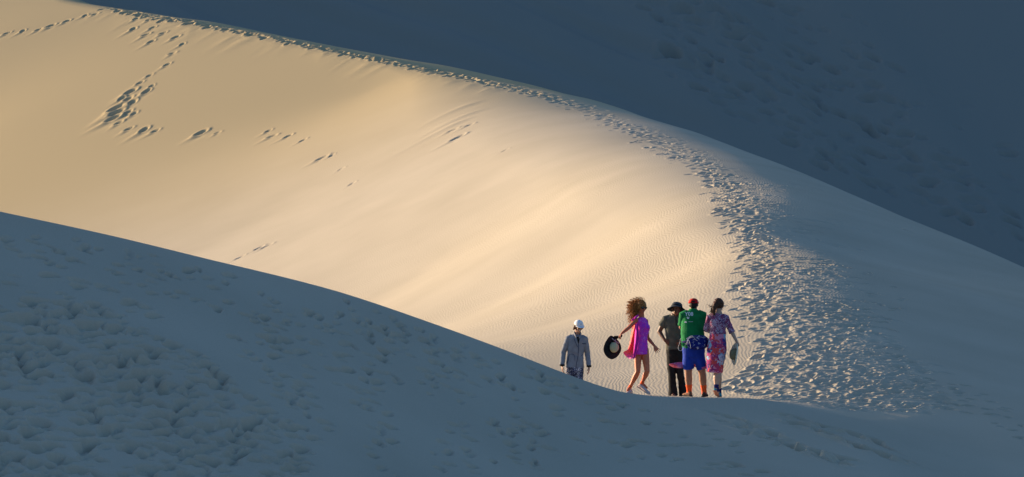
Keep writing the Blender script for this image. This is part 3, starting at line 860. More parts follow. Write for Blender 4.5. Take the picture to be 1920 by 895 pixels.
M['palesole'] = cloth_mat('pale_sole', (0.60, 0.52, 0.46))
M['paleshoe'] = cloth_mat('pale_shoe', (0.62, 0.52, 0.48), (0.45, 0.33, 0.30), 30)
M['polo'] = cloth_mat('olive_grey_polo', (0.115, 0.112, 0.085), (0.085, 0.083, 0.066), 14, bump=.004, bscale=25)
M['black'] = cloth_mat('black_cloth', (0.018, 0.018, 0.019), (0.012, 0.012, 0.013), 14, bump=.004, bscale=25)
M['hatgrey'] = cloth_mat('slate_hat', (0.050, 0.062, 0.080), (0.04, 0.05, 0.062), 30)
M['jacket'] = cloth_mat('grey_jacket', (0.22, 0.24, 0.275), (0.18, 0.195, 0.225), 12, bump=.004, bscale=22)
M['seam'] = cloth_mat('dark_seam', (0.03, 0.045, 0.09))
M['straw'] = cloth_mat('straw', (0.60, 0.52, 0.30), (0.50, 0.42, 0.24), 120, bump=.002, bscale=200)
M['palestraw'] = cloth_mat('pale_straw', (0.78, 0.72, 0.56), (0.68, 0.62, 0.47), 120, bump=.002, bscale=200)
M['olivestraw'] = cloth_mat('olive_straw', (0.22, 0.20, 0.12), (0.17, 0.155, 0.09), 120, bump=.002, bscale=200)
M['ribbon'] = cloth_mat('grey_ribbon', (0.35, 0.33, 0.36))
M['teal'] = print_mat('teal_shoe', [(0, (0.02, 0.30, 0.38)), (.55, (0.02, 0.05, 0.10)), (.75, (0.05, 0.45, 0.50))], 30)
M['coralsole'] = cloth_mat('coral_sole', (0.60, 0.28, 0.20))
M['blouse'] = print_mat('flowered_blouse', [(0, (0.22, 0.03, 0.10)), (.26, (0.46, 0.33, 0.44)), (.45, (0.10, 0.02, 0.09)), (.68, (0.58, 0.45, 0.54)), (.82, (0.40, 0.10, 0.20))], 24, .10)
M['skirt'] = print_mat('flowered_skirt', [(0, (0.50, 0.05, 0.14)), (.18, (0.70, 0.24, 0.34)), (.34, (0.06, 0.04, 0.20)), (.48, (0.72, 0.08, 0.08)), (.62, (0.22, 0.45, 0.62)), (.74, (0.66, 0.56, 0.66)), (.86, (0.30, 0.03, 0.16))],
                       10, .16)
M['pinkcloth'] = print_mat('pink_wrap', [(0, (0.80, 0.16, 0.26)), (.4, (0.85, 0.30, 0.38)), (.75, (0.78, 0.10, 0.16))], 16, .12)
M['dress'] = print_mat('magenta_violet_dress', [(0, (0.66, 0.03, 0.50)), (.28, (0.40, 0.05, 0.62)), (.52, (0.76, 0.05, 0.46)), (.78, (0.30, 0.07, 0.66)), (.92, (0.75, 0.25, 0.65))], 38, .08,
                       grad=(0.06, -0.10, (0.90, 0.05, 0.48), 0.85, 0))
M['drape'] = print_mat('coral_pink_drape', [(0, (0.90, 0.16, 0.10)), (.5, (0.92, 0.25, 0.16)), (.8, (0.88, 0.10, 0.22))], 26, .1, grad=(0.72, 0.60, (0.80, 0.16, 0.62), 0.9))
M['flowerpants'] = print_mat('black_white_flowered', [(0, (0.012, 0.014, 0.035)), (.62, (0.65, 0.65, 0.68)), (.74, (0.02, 0.025, 0.08)), (.90, (0.20, 0.22, 0.36))], 34, .12)
M['packdots'] = print_mat('navy_spotted', [(0, (0.012, 0.018, 0.16)), (.93, (0.55, 0.55, 0.62))], 40, .04)
LX = (1, 0, 0)
def sm(p): return [V(q) for q in dense([tuple(v) for v in p], 4)]

# ================================================================== man in green, back to the camera
F1 = Fig(80.3, 1303, 743.0, 'man in a green T-shirt, blue shorts and red cap, seen from behind', 'people on the dune')
j = F1.j; r1 = F1.root
rows = [(1300.5, 668, 18.5, .125, .0), (1300.5, 655, 20.5, .15, 0), (1299.5, 640, 21.5, .165, .0), (1298, 622, 21.5, .17, .01), (1298.5, 605, 20.5, .155, .01), (1299.5, 594, 20.5, .135, .01), (1300, 586.5, 15.5, .105, .02), (1300, 581.5, 8, .07, .03)]
S = Shape(); F1.torso(S, rows, -.014)
R3 = head_rot(PI - .12, .10)
T = head(S, j(1300.6, 571.5, .06), R3, .98, 1.15)
S.tube([j(1300, 584, .03), j(1300.5, 574, .05)], [.065, .062])
shL, shR = j(1281, 590, .01), j(1317.5, 590, .01)
elL, elR = j(1278, 614, .10), j(1321.5, 612.5, .07)
wrL, wrR = j(1292, 603, .33), j(1309, 600, .32)
S.tube([shL, (shL + elL) / 2, elL], [.058, .054, .045]); S.tube([shR, (shR + elR) / 2, elR], [.058, .054, .045])
S.tube([elL, elL.lerp(wrL, .4), wrL], [.045, .044, .030]); S.tube([elR, elR.lerp(wrR, .4), wrR], [.045, .046, .030])
hand(S, wrL, (.35, .55, .75), (.6, .2, -.3), (.7, .1, -.5), curl=.7); hand(S, wrR, (-.35, .55, .75), (-.6, .2, -.3), (-.7, .1, -.5), curl=.7)
fl, fr = j(1291, 743, .02), j(1321, 743, .05)
fl.z = F1.gz(fl); fr.z = F1.gz(fr)
hpL, hpR = j(1291, 664, 0), j(1310, 664, 0); knL, knR = j(1290.5, 699, -.02), j(1316.5, 699, -.01)
anL = V((j(1292.5, 0).x, 0.02, fl.z + .09)); anR = V((j(1320.5, 0).x, 0.05, fr.z + .09))
S.tube([hpL, hpL.lerp(knL, .5), knL, knL.lerp(anL, .35), knL.lerp(anL, .7), anL], [.098, .088, .064, .066, .050, .040])
S.tube([hpR, hpR.lerp(knR, .5), knR, knR.lerp(anR, .35), knR.lerp(anR, .7), anR], [.098, .088, .064, .067, .051, .040])
S.tube([anL, anL + V((-.03, .10, -.045))], [.038, .032]); S.tube([anR, anR + V((.03, .11, -.045))], [.038, .032])
S.remesh('body', M['skin_tan'], r1, .006, 4)
# T-shirt
S = Shape(); F1.torso(S, rows[1:], .004, round0=False, round1=False)
S.tube([j(1300, 582, .03), j(1300.3, 580, .035)], [.078, .078], round1=False)
S.tube([shL + V((.05, 0, .01)), shL, shL.lerp(elL, .55), shL.lerp(elL, .86)], [(.07, .08), (.074, .08), (.068, .072), .070], round1=False)
S.tube([shR - V((.05, 0, -.01)), shR, shR.lerp(elR, .55), shR.lerp(elR, .80)], [(.07, .08), (.074, .08), (.068, .072), .070], round1=False)
tee = S.remesh('t_shirt', M['green'], r1, .007, 6, wrinkle=0.0027, wscale=7)
bv = bvh_of(tee)
text_decal('lettering', 'Y08', .092, j(1291.5, 588.8), bv, M['white'], tee, LX, (0, 0, 1), (0, 1, 0))
sh = [(-.021, .022), (-.010, .022), (-.009, .008), (0, .003), (.009, .008), (.010, .022), (.021, .022), (.019, -.006), (.008, -.018), (-.008, -.018), (-.019, -.006)]
decal('crest', [[j(1289.6, 595.8) + V((a, 0, b)) for a, b in sh]], bv, M['white'], tee, (0, 1, 0), sub=1)
decal('emblem', [[j(1285.2, 603.6) + V(p) for p in ((-.026, 0, -.012), (-.004, 0, .020), (.004, 0, .006), (.010, 0, .012), (.022, 0, -.012))]], bv, M['white'], tee, (0, 1, 0), sub=1)
decal('emblem', [[j(1294.4, 602.9) + V(p) for p in ((-.040, 0, -.003), (-.040, 0, .004), (.040, 0, .004), (.040, 0, -.003))]], bv, M['cord'], tee, (0, 1, 0), sub=2)
# shorts
S = Shape(); F1.torso(S, [(1299.5, 642, 20.6, .158, 0), (1300.5, 655, 21.5, .158, 0), (1300.8, 668, 20.5, .142, 0), (1300.8, 674, 17, .11, 0)], 0, round0=False)
S.tube([hpL + V((.0, 0, .02)), hpL.lerp(knL, .5) + V((-.005, 0, 0)), j(1291.6, 692)], [(.098, .118), (.100, .112), (.093, .108)], round1=False)
S.tube([hpR + V((-.0, 0, .02)), hpR.lerp(knR, .5) + V((.0, 0, 0)), j(1316.6, 692)], [(.098, .118), (.100, .112), (.096, .108)], round1=False)
S.remesh('shorts', M['blue'], r1, .007, 5, wrinkle=0.0030, wscale=6, seed=3)
for an, kn in ((anL, knL), (anR, knR)):
    S = Shape(); S.tube([an.lerp(kn, .37), an.lerp(kn, .30), an.lerp(kn, .15), an, an + V((0, .02, -.03))], [.058, .057, .050, .047, .046], round0=False); S.remesh('sock', M['orange'], r1, .005, 2)
shoe(r1, fl + V((.045, -.07, 0)), fl + V((-.085, .16, 0)), M['litshoe'], M['sole'], .050, laces=M['cord'])
shoe(r1, fr + V((-.02, -.07, 0)), fr + V((.045, .20, 0)), M['darkshoe'], M['sole'], .050, laces=M['cord'])
# hair, cap
S = Shape(); S.ball(T(0, .020, -.004), (.079, .088, .062), R3); S.ball(T(0, .045, -.03), (.062, .06, .05), R3); S.remesh('hair', M['hair_black'], r1, .006, 2, wrinkle=0.0018, wscale=40)
S = Shape(); S.ball(T(0, -.045, -.050), (.058, .060, .058), R3); S.remesh('beard', M['hair_black'], r1, .006, 2, wrinkle=0.0012, wscale=50)
face_bits(r1, T, R3, M['lips'], M['eye'])
cap = dome_cap(r1, 'cap', T, R3, M['red'], size=(.094, .108, .088), lift=.022)
bvc = bvh_of(cap)
arch = [T(.040 * math.cos(a), .10, .030 + .034 * math.sin(a)) for a in [PI * q / 8 for q in range(9)]]
decal('cap_opening', [arch], bvc, M['hair_black'], cap, R3 @ V((0, -1, 0)), .004, 1)
decal('cap_strap', [[T(-.048, .1, .020), T(.048, .1, .020), T(.048, .1, .034), T(-.048, .1, .034)]], bvc, M['red'], cap, R3 @ V((0, -1, 0)), .007, 1)
decal('cap_badge', [[T(-.085 + a, .05, .05 + b) for a, b in ((-.0, -.014), (.022, -.012), (.026, .012), (.006, .016))]], bvc, M['white'], cap, R3 @ V((1, -.8, 0)), .004, 1)

# waist pack, a thing of its own
o = V(F1.root.location)
pk = thing('waist_pack', 'navy spotted waist pack with pale cord loops, worn over blue shorts', 'waist pack', o + V((j(1307, 0).x, -.21, j(0, 641).z)))
def jp(px, py, dy): return j(px, py, dy) - (V(pk.location) - o)
S = Shape()
S.tube([jp(1289.5, 641, -.205), jp(1294, 641, -.232), jp(1307, 641, -.245), jp(1320, 641, -.232), jp(1325.5, 641, -.19)], [(.085, .03), (.118, .045), (.128, .055), (.120, .045), (.08, .03)], side=(0, 0, 1), n=20)
S.remesh('pouch', M['packdots'], pk, .007, 5, wrinkle=0.0024, wscale=9)
S = Shape(); S.tube([jp(1295, 647, -.280), jp(1307, 648, -.300), jp(1319, 647, -.278)], [(.045, .02), (.058, .028), (.045, .02)], side=(0, 0, 1), n=16); S.remesh('front_pocket', M['packdots'], pk, .007, 4)
S = Shape()
bp_ = []
for q in range(33):
    a = 2 * PI * q / 32
    bp_.append(jp(1300.2, 640.5, 0) + V((.208 * math.cos(a), .178 * math.sin(a), 0)))
S.tube(bp_, [(.022, .004)] * 33, side=(0, 0, 1), n=8); S.link('belt', M['navy'], pk)
S = Shape(); S.tube([jp(1292, 633, -.262), jp(1300, 631, -.292), jp(1314, 631, -.292), jp(1322, 634, -.25)], [.004] * 4, n=6); S.link('zip', M['cord'], pk)
S = Shape()
S.tube(sm([jp(1297, 630, -.27), jp(1291, 633, -.25), jp(1287, 641, -.25), jp(1282, 650, -.22), jp(1279, 655, -.20), jp(1275, 657, -.19), jp(1271.5, 655, -.18), jp(1271, 650, -.17), jp(1273.5, 643, -.17), jp(1276, 634, -.17)]), [.0042] * 37, n=6)
S.tube(sm([jp(1286, 634, -.24), jp(1291, 638, -.27), jp(1293, 646, -.29), jp(1294, 652, -.285)]), [.0042] * 13, n=6)
S.tube(sm([jp(1291, 631, -.26), jp(1297, 628.5, -.28), jp(1301, 634, -.30), jp(1306, 638, -.31)]), [.0042] * 13, n=6)
S.link('cord', M['cord'], pk)
S = Shape(); S.tube([jp(1276.5, 644, -.175), jp(1280, 645, -.20), jp(1285, 647, -.215)], [(.02, .012), (.03, .016), (.018, .012)], side=(0, 0, 1), n=12); S.remesh('side_cloth', M['green'], pk, .006, 3, wrinkle=0.0018, wscale=20)

# ================================================================== man in the bucket hat, facing the camera, hand on hip
F2 = Fig(81.2, 1268, 740.5, 'man in a slate bucket hat and black trousers with one hand on his hip', 'people on the dune')
j = F2.j; r2 = F2.root
rows = [(1265.5, 672, 12.5, .10, 0), (1265.5, 660, 15.5, .12, 0), (1265, 648, 15.6, .12, 0), (1264.5, 635, 15.2, .12, 0), (1264.5, 620, 16.2, .125, .0), (1264.5, 606, 18.0, .125, 0), (1265, 598, 17.5, .105, 0), (1266, 592, 10, .08, -.01)]
S = Shape(); F2.torso(S, rows, -.012)
R3 = head_rot(.25, .42, .10)
T = head(S, j(1268.3, 579.5, -.07), R3, .97, 1.0)
S.tube([j(1266.5, 595, 0), j(1267.8, 585, -.04)], [.058, .056])
shL, shR = j(1248.5, 598.5, 0), j(1281.5, 599, 0)
elL, wrL = j(1236.2, 622, .04), j(1246, 637.5, -.08)
elR, wrR = j(1288, 624, .02), j(1281, 640, -.16)
S.tube([shL, shL.lerp(elL, .5), elL], [.055, .046, .040]); S.tube([elL, elL.lerp(wrL, .35), wrL], [.040, .038, .026])
S.tube([shR, shR.lerp(elR, .5), elR], [.055, .046, .040]); S.tube([elR, elR.lerp(wrR, .35), wrR], [.040, .038, .026])
hand(S, wrL, (.75, -.15, -.62), (.5, -.3, .7), (.15, .95, -.1), curl=.28, splay=.22); hand(S, wrR, (-.8, -.25, -.4), (-.2, -.3, .8), (0, .9, -.3), curl=.5)
fl, fr = j(1262.5, 741, .0), j(1283, 741, .06); fl.z = F2.gz(fl); fr.z = F2.gz(fr)
hpL, hpR = j(1258.5, 668, 0), j(1272, 668, 0); knL, knR = j(1259.5, 701, -.03), j(1275.5, 701, -.04)
anL = V((j(1262, 0).x, .0, fl.z + .09)); anR = V((j(1281.5, 0).x, .06, fr.z + .09))
for a, b, c in ((hpL, knL, anL), (hpR, knR, anR)):
    S.tube([a, a.lerp(b, .5), b, b.lerp(c, .35), b.lerp(c, .7), c], [.080, .072, .052, .054, .042, .036]); S.tube([c, c + V((0, -.10, -.045))], [.036, .030])
S.remesh('body', M['skin_dark'], r2, .006, 4)
S = Shape(); F2.torso(S, [(1265.3, 655, 16.5, .13, 0)] + rows[2:], .010, round0=False, round1=False)
for sh_, el, sg, f in ((shL, elL, 1, .60), (shR, elR, -1, .60)):
    S.tube([sh_ + V((.05 * sg, 0, .012)), sh_, sh_.lerp(el, .3), sh_.lerp(el, f)], [(.066, .07), (.072, .074), (.072, .072), (.078, .074)], round1=False)
polo = S.remesh('polo_shirt', M['polo'], r2, .007, 5, wrinkle=0.0048, wscale=7, seed=9)
bvp = bvh_of(polo)
S = Shape()
for s_ in (-1, 1): S.tube([j(1267, 590, .05) + V((.058 * s_, .02, .02)), j(1267, 591, -.04) + V((.060 * s_, -.01, 0)), j(1267, 595, -.09) + V((.022 * s_, -.01, -.01))], [(.024, .007), (.026, .007), (.012, .006)], side=(0, .3, 1), n=10)
S.link('collar', M['polo'], polo)
decal('placket', [[j(1266.2, 594), j(1268.0, 594), j(1268.2, 610), j(1266.4, 610)]], bvp, M['black'], polo, (0, 1, 0), .003, 2)
decal('chest_badge', [[j(1271.8, 603), j(1275.8, 603), j(1275.8, 606), j(1271.8, 606)]], bvp, M['black'], polo, (0, 1, 0), .003, 1)
S = Shape(); F2.torso(S, [(1265.3, 651, 15.8, .126, 0), (1265.5, 660, 16.6, .132, 0), (1265.5, 670, 15.6, .12, 0), (1265.5, 676, 12, .09, 0)], 0, round0=False)
S.tube([hpL, hpL.lerp(knL, .5), knL, knL.lerp(anL, .5), anL + V((0, 0, -.05))], [(.088, .10), (.084, .095), (.070, .08), (.066, .075), (.086, .095)], round1=False)
S.tube([hpR, hpR.lerp(knR, .5), knR, knR.lerp(anR, .5), anR + V((0, 0, -.05))], [(.082, .10), (.076, .095), (.066, .08), (.062, .075), (.080, .095)], round1=False)
S.remesh('trousers', M['black'], r2, .007, 4, wrinkle=0.0054, wscale=5, seed=5)
shoe(r2, fl + V((-.01, .08, 0)), fl + V((.03, -.19, 0)), M['darkshoe'], M['sole'], .048); shoe(r2, fr + V((0, .08, 0)), fr + V((.05, -.18, 0)), M['darkshoe'], M['sole'], .048)
S = Shape(); S.ball(T(0, .022, .005), (.078, .086, .070), R3); S.remesh('hair', M['hair_black'], r2, .006, 2, wrinkle=0.0018, wscale=40)
face_bits(r2, T, R3, M['lips'], M['eye'])
HR = Matrix.Rotation(.16, 3, 'Y') @ R3 @ Matrix.Rotation(-.80, 3, 'X')
hat, u_, v2_, ax_ = revolve_hat('bucket_hat', T(0, .012, .030), HR @ V((0.0, 0, 1)), [(.168, -.052), (.150, -.040), (.125, -.020), (.102, -.002), (.099, .004), (.096, .035), (.088, .062), (.070, .078), (.040, .084), (.001, .085)], M['hatgrey'], r2,
                                warp=lambda a, r: -.012 * max(0, (r - .1) / .07) * math.cos(2 * a + .8))
S = Shape()
S.tube([T(0, .012, .030) + ax_ * .010 + (u_ * math.cos(2 * PI * q / 32) + v2_ * math.sin(2 * PI * q / 32)) * .1015 for q in range(33)], [(.012, .003)] * 33, side=ax_, n=6); S.link('hat_band', M['black'], hat)

# ================================================================== woman in the flowered skirt, walking away
F3 = Fig(80.0, 1344, 743.0, 'woman in a flowered blouse and long pink skirt, brown ponytail, walking away', 'people on the dune')
j = F3.j; r3 = F3.root
rows = [(1343.5, 668, 15, .13, 0), (1344, 655, 17.2, .15, 0), (1345, 642, 16.2, .135, 0), (1346, 628, 13.6, .105, .0), (1345.8, 615, 14.2, .11, .01), (1345.4, 602, 16.2, .12, .01), (1345.4, 594, 16.0, .10, .01), (1346.8, 588, 9.5, .075, .01)]
S = Shape(); F3.torso(S, rows, -.012)
R3 = head_rot(PI - .95, .05)
T = head(S, j(1348.6, 571.5, .03), R3, .92, .9)
S.tube([j(1347, 591, .02), j(1348, 578, .03)], [.052, .048])
shL, shR = j(1330.5, 595, 0), j(1360.5, 595.5, 0); elL, elR = j(1325, 617, .08), j(1370.5, 619, -.01); wrL, wrR = j(1331, 624, .28), j(1380.8, 640, -.05)
for a, b, c in ((shL, elL, wrL), (shR, elR, wrR)):
    S.tube([a, a.lerp(b, .5), b], [.047, .042, .036]); S.tube([b, b.lerp(c, .4), c], [.036, .034, .023])
hand(S, wrR, (.30, -.10, -.95), (-.55, .5, 0), (-.85, -.3, 0), length=.165, curl=.72, splay=.05); hand(S, wrL, (.3, .9, .2), (.3, 0, .9), (.8, 0, -.3), length=.165, curl=.4)
fr, fl = j(1346.0, 742.5, -.02), j(1350, 741, .36); fr.z = F3.gz(fr); fl.z = F3.gz(fl)
anR = V((j(1342.5, 0).x, -.08, fr.z + .165)); anL = V((fl.x, .30, fl.z + .09))
hpL, hpR = j(1338, 664, 0), j(1350, 664, 0); knR = j(1344.5, 697, -.03); knL = j(1347, 697, .10)
S.tube([hpR, hpR.lerp(knR, .5), knR, knR.lerp(anR, .35), knR.lerp(anR, .7), anR], [.092, .080, .060, .064, .046, .035])
S.tube([hpL, hpL.lerp(knL, .5), knL, knL.lerp(anL, .35), knL.lerp(anL, .7), anL], [.092, .080, .060, .060, .044, .035])
S.tube([anR, anR + V((.03, .06, -.08))], [.036, .03]); S.tube([anL, anL + V((.0, .10, -.05))], [.036, .03])
S.remesh('body', M['skin_fair'], r3, .006, 4)
S = Shape(); F3.torso(S, rows[3:], .006, round0=False, round1=False)
S.tube([shL + V((.04, 0, .012)), shL, shL.lerp(elL, .5), elL, elL.lerp(wrL, .1)], [(.055, .06), .060, .056, .056, .060], round1=False)
S.tube([shR - V((.04, 0, -.012)), shR, shR.lerp(elR, .5), elR, elR.lerp(wrR, .12), elR.lerp(wrR, .22)], [(.055, .06), .060, .056, .052, .050, .060], round1=False)
bl = S.remesh('blouse', M['blouse'], r3, .007, 4, wrinkle=0.0042, wscale=8, seed=2)
S = Shape()
F3.torso(S, [(1346, 624, 14.6, .115, 0), (1345.2, 640, 17.0, .145, 0), (1343.8, 655, 18.4, .160, 0), (1342.6, 668, 18.0, .160, 0), (1341, 682, 16.2, .155, 0), (1339.8, 697.5, 14.8, .150, .01)], 0, round0=False, round1=False, n=32)
sk = S.remesh('skirt', M['skirt'], r3, .007, 3, wrinkle=0.0060, wscale=5, seed=8)
S = Shape(); S.tube([j(1346, 624, 0) + V((.142 * math.cos(2 * PI * q / 24), .120 * math.sin(2 * PI * q / 24), .004 * math.sin(q))) for q in range(25)], [(.020, .006)] * 25, side=(0, 0, 1), n=8); S.link('waistband', M['blouse'], sk)
rowsw = []
for i in range(19):
    f = i / 18; px = 1330 - 74 * f; row = []
    for k in range(6):
        g = k / 5
        top = 681.5 + 1.2 * math.sin(f * 6.5) + 1.5 * f * f; bot = 691.5 - 1.0 * f + 1.4 * math.sin(f * 9 + 1) - (3.0 * max(0, f - .9) / .1)
        row.append(j(px, top + (bot - top) * g, .16 + .20 * math.sin(f * 2.2) + .05 * math.sin(f * 11 + g * 3.2)))
    rowsw.append(row)
sheet('skirt_sash', rowsw, M['pinkcloth'], sk, .004)
S = Shape(); S.tube([anR.lerp(knR, .22), anR.lerp(knR, .08), anR + V((.012, .02, -.04))], [.046, .043, .042], round0=False); S.remesh('sock', M['navy'], r3, .005, 2)
S = Shape(); S.tube([anL.lerp(knL, .22), anL.lerp(knL, .08), anL + V((.0, .02, -.03))], [.046, .043, .042], round0=False); S.remesh('sock', M['navy'], r3, .005, 2)
shoe(r3, V((j(1339.5, 0).x, -.13, fr.z + .115)), V((j(1346.5, 0).x, .07, fr.z + .002)), M['teal'], M['coralsole'], .044, .10); shoe(r3, fl + V((0, -.12, 0)), fl + V((.02, .13, 0)), M['teal'], M['coralsole'], .044)
# hair with a ponytail blown to the left
S = Shape(); S.ball(T(0, .020, .020), (.088, .100, .098), R3, 20); S.ball(T(0, .055, -.02), (.070, .055, .060), R3)
S.tube([j(1344, 570, -.02), j(1340, 574, -.06), j(1338, 582, -.08), j(1339, 590, -.09)], [.060, .045, .034, .018], side=(1, 0, 0))
S.tube([j(1342, 570, -.02), j(1337, 577, -.06), j(1334, 586, -.07)], [.050, .032, .012], side=(1, 0, 0))
hr = S.remesh('hair', M['hair_brown'], r3, .006, 3, wrinkle=0.0048, wscale=16, seed=4)
S = Shape(); rh = random.Random(5)
for q in range(34):
    a = j(1341 + rh.uniform(-2, 2), 568 + rh.uniform(-2, 5), -.03 + rh.uniform(-.03, .03)); k_ = rh.random()
    if q < 9: e = j(1325 + rh.uniform(-1, 6), 571 + rh.uniform(-1, 5), rh.uniform(-.1, 0)); m_ = j(1334, 573 + rh.uniform(-1, 3), -.05)
    else: e = j(1333 + rh.uniform(-5, 5), 588 + rh.uniform(-5, 6), rh.uniform(-.12, -.05)); m_ = j(1335 + rh.uniform(-3, 3), 578, -.07)
    S.tube([a, m_, e], [.004, .004, .0015], n=5)
S.link('strands', M['hair_brown'], hr)
face_bits(r3, T, R3, M['lips'], M['eye'], .92)
# sun hat in her right hand
hp = V(F3.root.location) + j(1379.0, 664.0, -.12)
hh = thing('sun_hat', 'pale wide-brimmed hat with olive crown held low by the woman in the skirt', 'sun hat', hp)
ax = V((-.975, -.20, .08)).normalized()
b_, uu, vv, aa = revolve_hat('brim', (0, 0, 0), ax, [(.195, .030), (.188, .018), (.165, .006), (.135, .0), (.098, .002)], M['palestraw'], hh, warp=lambda a, r: .016 * math.sin(2 * a + .5) * (r - .09) / .1)
revolve_hat('crown', (0, 0, 0), ax, [(.099, .001), (.098, .030), (.092, .068), (.076, .092), (.045, .102), (.001, .104)], M['olivestraw'], hh)
S = Shape(); S.tube([aa * .016 + (uu * math.cos(2 * PI * q / 32) + vv * math.sin(2 * PI * q / 32)) * .101 for q in range(33)], [(.014, .003)] * 33, side=aa, n=6); S.link('ribbon', M['olivestraw'], hh)

# ================================================================== woman in the magenta dress, mid-stride
F4 = Fig(79.7, 1200, 737.0, 'curly-haired woman in sunglasses and a short magenta dress, skipping with one arm out', 'people on the dune')
j = F4.j; r4 = F4.root
rows = [(1202.2, 657, 11.6, .11, 0), (1202.5, 652, 12.3, .12, 0), (1203, 640, 10.8, .10, 0), (1202.6, 631, 9.8, .092, 0), (1205.2, 617, 12.2, .11, -.01), (1204.2, 608, 10.8, .105, -.01), (1203, 600, 9.2, .09, 0), (1203, 595.5, 6.5, .065, 0)]
S = Shape(); F4.torso(S, rows, -.010)
R3 = head_rot(.62, .02, .06)
T = head(S, j(1202.6, 577.5, -.03), R3, .90, .88)
S.tube([j(1203, 598, .0), j(1202.8, 585, -.01)], [.046, .044])
shL, shR = j(1193, 600, -.05), j(1211, 602, .06); elL, wrL = j(1178.5, 614.5, -.10), j(1165.5, 624.5, -.14)
elR, wrR = j(1214.5, 634, .10), j(1227, 648.5, .0)
S.tube([shL, shL.lerp(elL, .5), elL], [.044, .038, .032]); S.tube([elL, elL.lerp(wrL, .4), wrL], [.032, .031, .021])
S.tube([shR, shR.lerp(elR, .5), elR], [.044, .038, .032]); S.tube([elR, elR.lerp(wrR, .4), wrR], [.032, .031, .021])
hand(S, wrL, (-.55, -.1, -.75), (-.2, -.9, .1), (.6, 0, -.6), length=.16, curl=.85, splay=.04)
hand(S, wrR, (.52, 0, -.80), (-.6, -.3, -.5), (-.2, -.9, 0), length=.165, curl=.16, splay=.34)
fl, fr = j(1180, 737, -.02), j(1207, 735, -.05); gl = F4.gz(fl); gr = F4.gz(fr)
hpL, hpR = j(1195.8, 656, 0), j(1208.6, 656, 0); knL, knR = j(1195.5, 697, -.09), j(1213, 696, -.10)
anL, anR = j(1181, 727, .02), j(1203.8, 719, .03)
anL.z = max(anL.z, gl + .085)
S.tube([hpL, hpL.lerp(knL, .45), knL, knL.lerp(anL, .3), knL.lerp(anL, .7), anL], [.072, .065, .047, .050, .034, .026])
S.tube([hpR, hpR.lerp(knR, .45), knR, knR.lerp(anR, .3), knR.lerp(anR, .7), anR], [.072, .065, .047, .050, .034, .026])
S.tube([anL, anL + V((-.04, -.06, -.05))], [.028, .024]); S.tube([anR, anR + V((.08, -.03, -.08))], [.028, .024])
S.remesh('body', M['skin_red_lit'], r4, .0055, 4)
S = Shape(); F4.torso(S, rows[3:], .006, round0=False, round1=False, n=24)
S.tube([j(1203, 632, 0), j(1202.5, 645, 0), j(1201.5, 655, 0), j(1201.5, 664, 0)], [(.097, .10), (.113, .122), (.121, .136), (.128, .148)], round0=False, round1=False, n=28)
S.ball(j(1213.5, 613.5, -.05), (.050, .055, .052)); S.ball(j(1207, 613.5, -.10), (.052, .045, .052))
dr = S.remesh('dress', M['dress'], r4, .0065, 3, wrinkle=0.0042, wscale=8, seed=6)
# ruffle at the shoulder
S = Shape()
for q in range(9):
    f = q / 8; S.tube([j(1185.5 + 10 * f, 600 - 8.5 * f, -.07 + .03 * math.sin(q)), j(1188 + 11 * f, 598 - 8 * f, .05)], [(.016, .02), (.02, .02)], n=8)
S.remesh('ruffle', M['dress'], dr, .006, 2, wrinkle=0.0024, wscale=25)
# coral drape hanging from the shoulder and blown back
rowsd = []
for i in range(20):
    f = i / 19; row = []
    for k in range(7):
        g = k / 6
        lft = np.interp(f, [0, .3, .6, .8, .9, 1], [1188, 1184, 1180.5, 1176, 1169, 1168]); rgt = np.interp(f, [0, .3, .7, .9, 1], [1194, 1191, 1189, 1189, 1187.5])
        py = np.interp(f, [0, 1], [604, 672]) + (-10 * (1 - g) + 5 * math.sin(g * PI)) * max(0, f - .75) * 4
        row.append(j(lft + (rgt - lft) * g, py, .02 + .05 * math.sin(g * 7 + f * 5) - .02 * f))
    rowsd.append(row)
sheet('drape', rowsd, M['drape'], dr, .004)
rowsd = []
for i in range(20):
    f = i / 19; row = []
    for k in range(7):
        g = k / 6
        lft = np.interp(f, [0, .3, 1], [1190, 1190, 1186.5]); rgt = np.interp(f, [0, .5, 1], [1196, 1198, 1191])
        row.append(j(lft + (rgt - lft) * g, 606 + 66 * f + 2 * math.sin(g * 5), -.125 + .03 * math.sin(g * 9 + f * 4)))
    rowsd.append(row)
sheet('dress_panel', rowsd, M['dress'], dr, .004)
for an in (anL, anR):
    S = Shape(); d_ = (an - (knL if an is anL else knR)).normalized()
    S.tube([an - d_ * .05, an - d_ * .01, an + d_ * .02], [.034, .032, .034], round0=False); S.remesh('sock', M['orange'], r4, .005, 2)
hL = V((anL.x + .03, anL.y + .06, gl + .004)); tL = V((anL.x - .055, anL.y - .15, gl + .002))
shoe(r4, hL, tL, M['paleshoe'], M['palesole'], .042, laces=M['white'])
shoe(r4, j(1195.5, 727, .05), V((j(1218, 0).x, -.10, F4.gz(V((j(1218, 0).x, -.10, 0))) + .004)), M['paleshoe'], M['palesole'], .042, laces=M['white'])
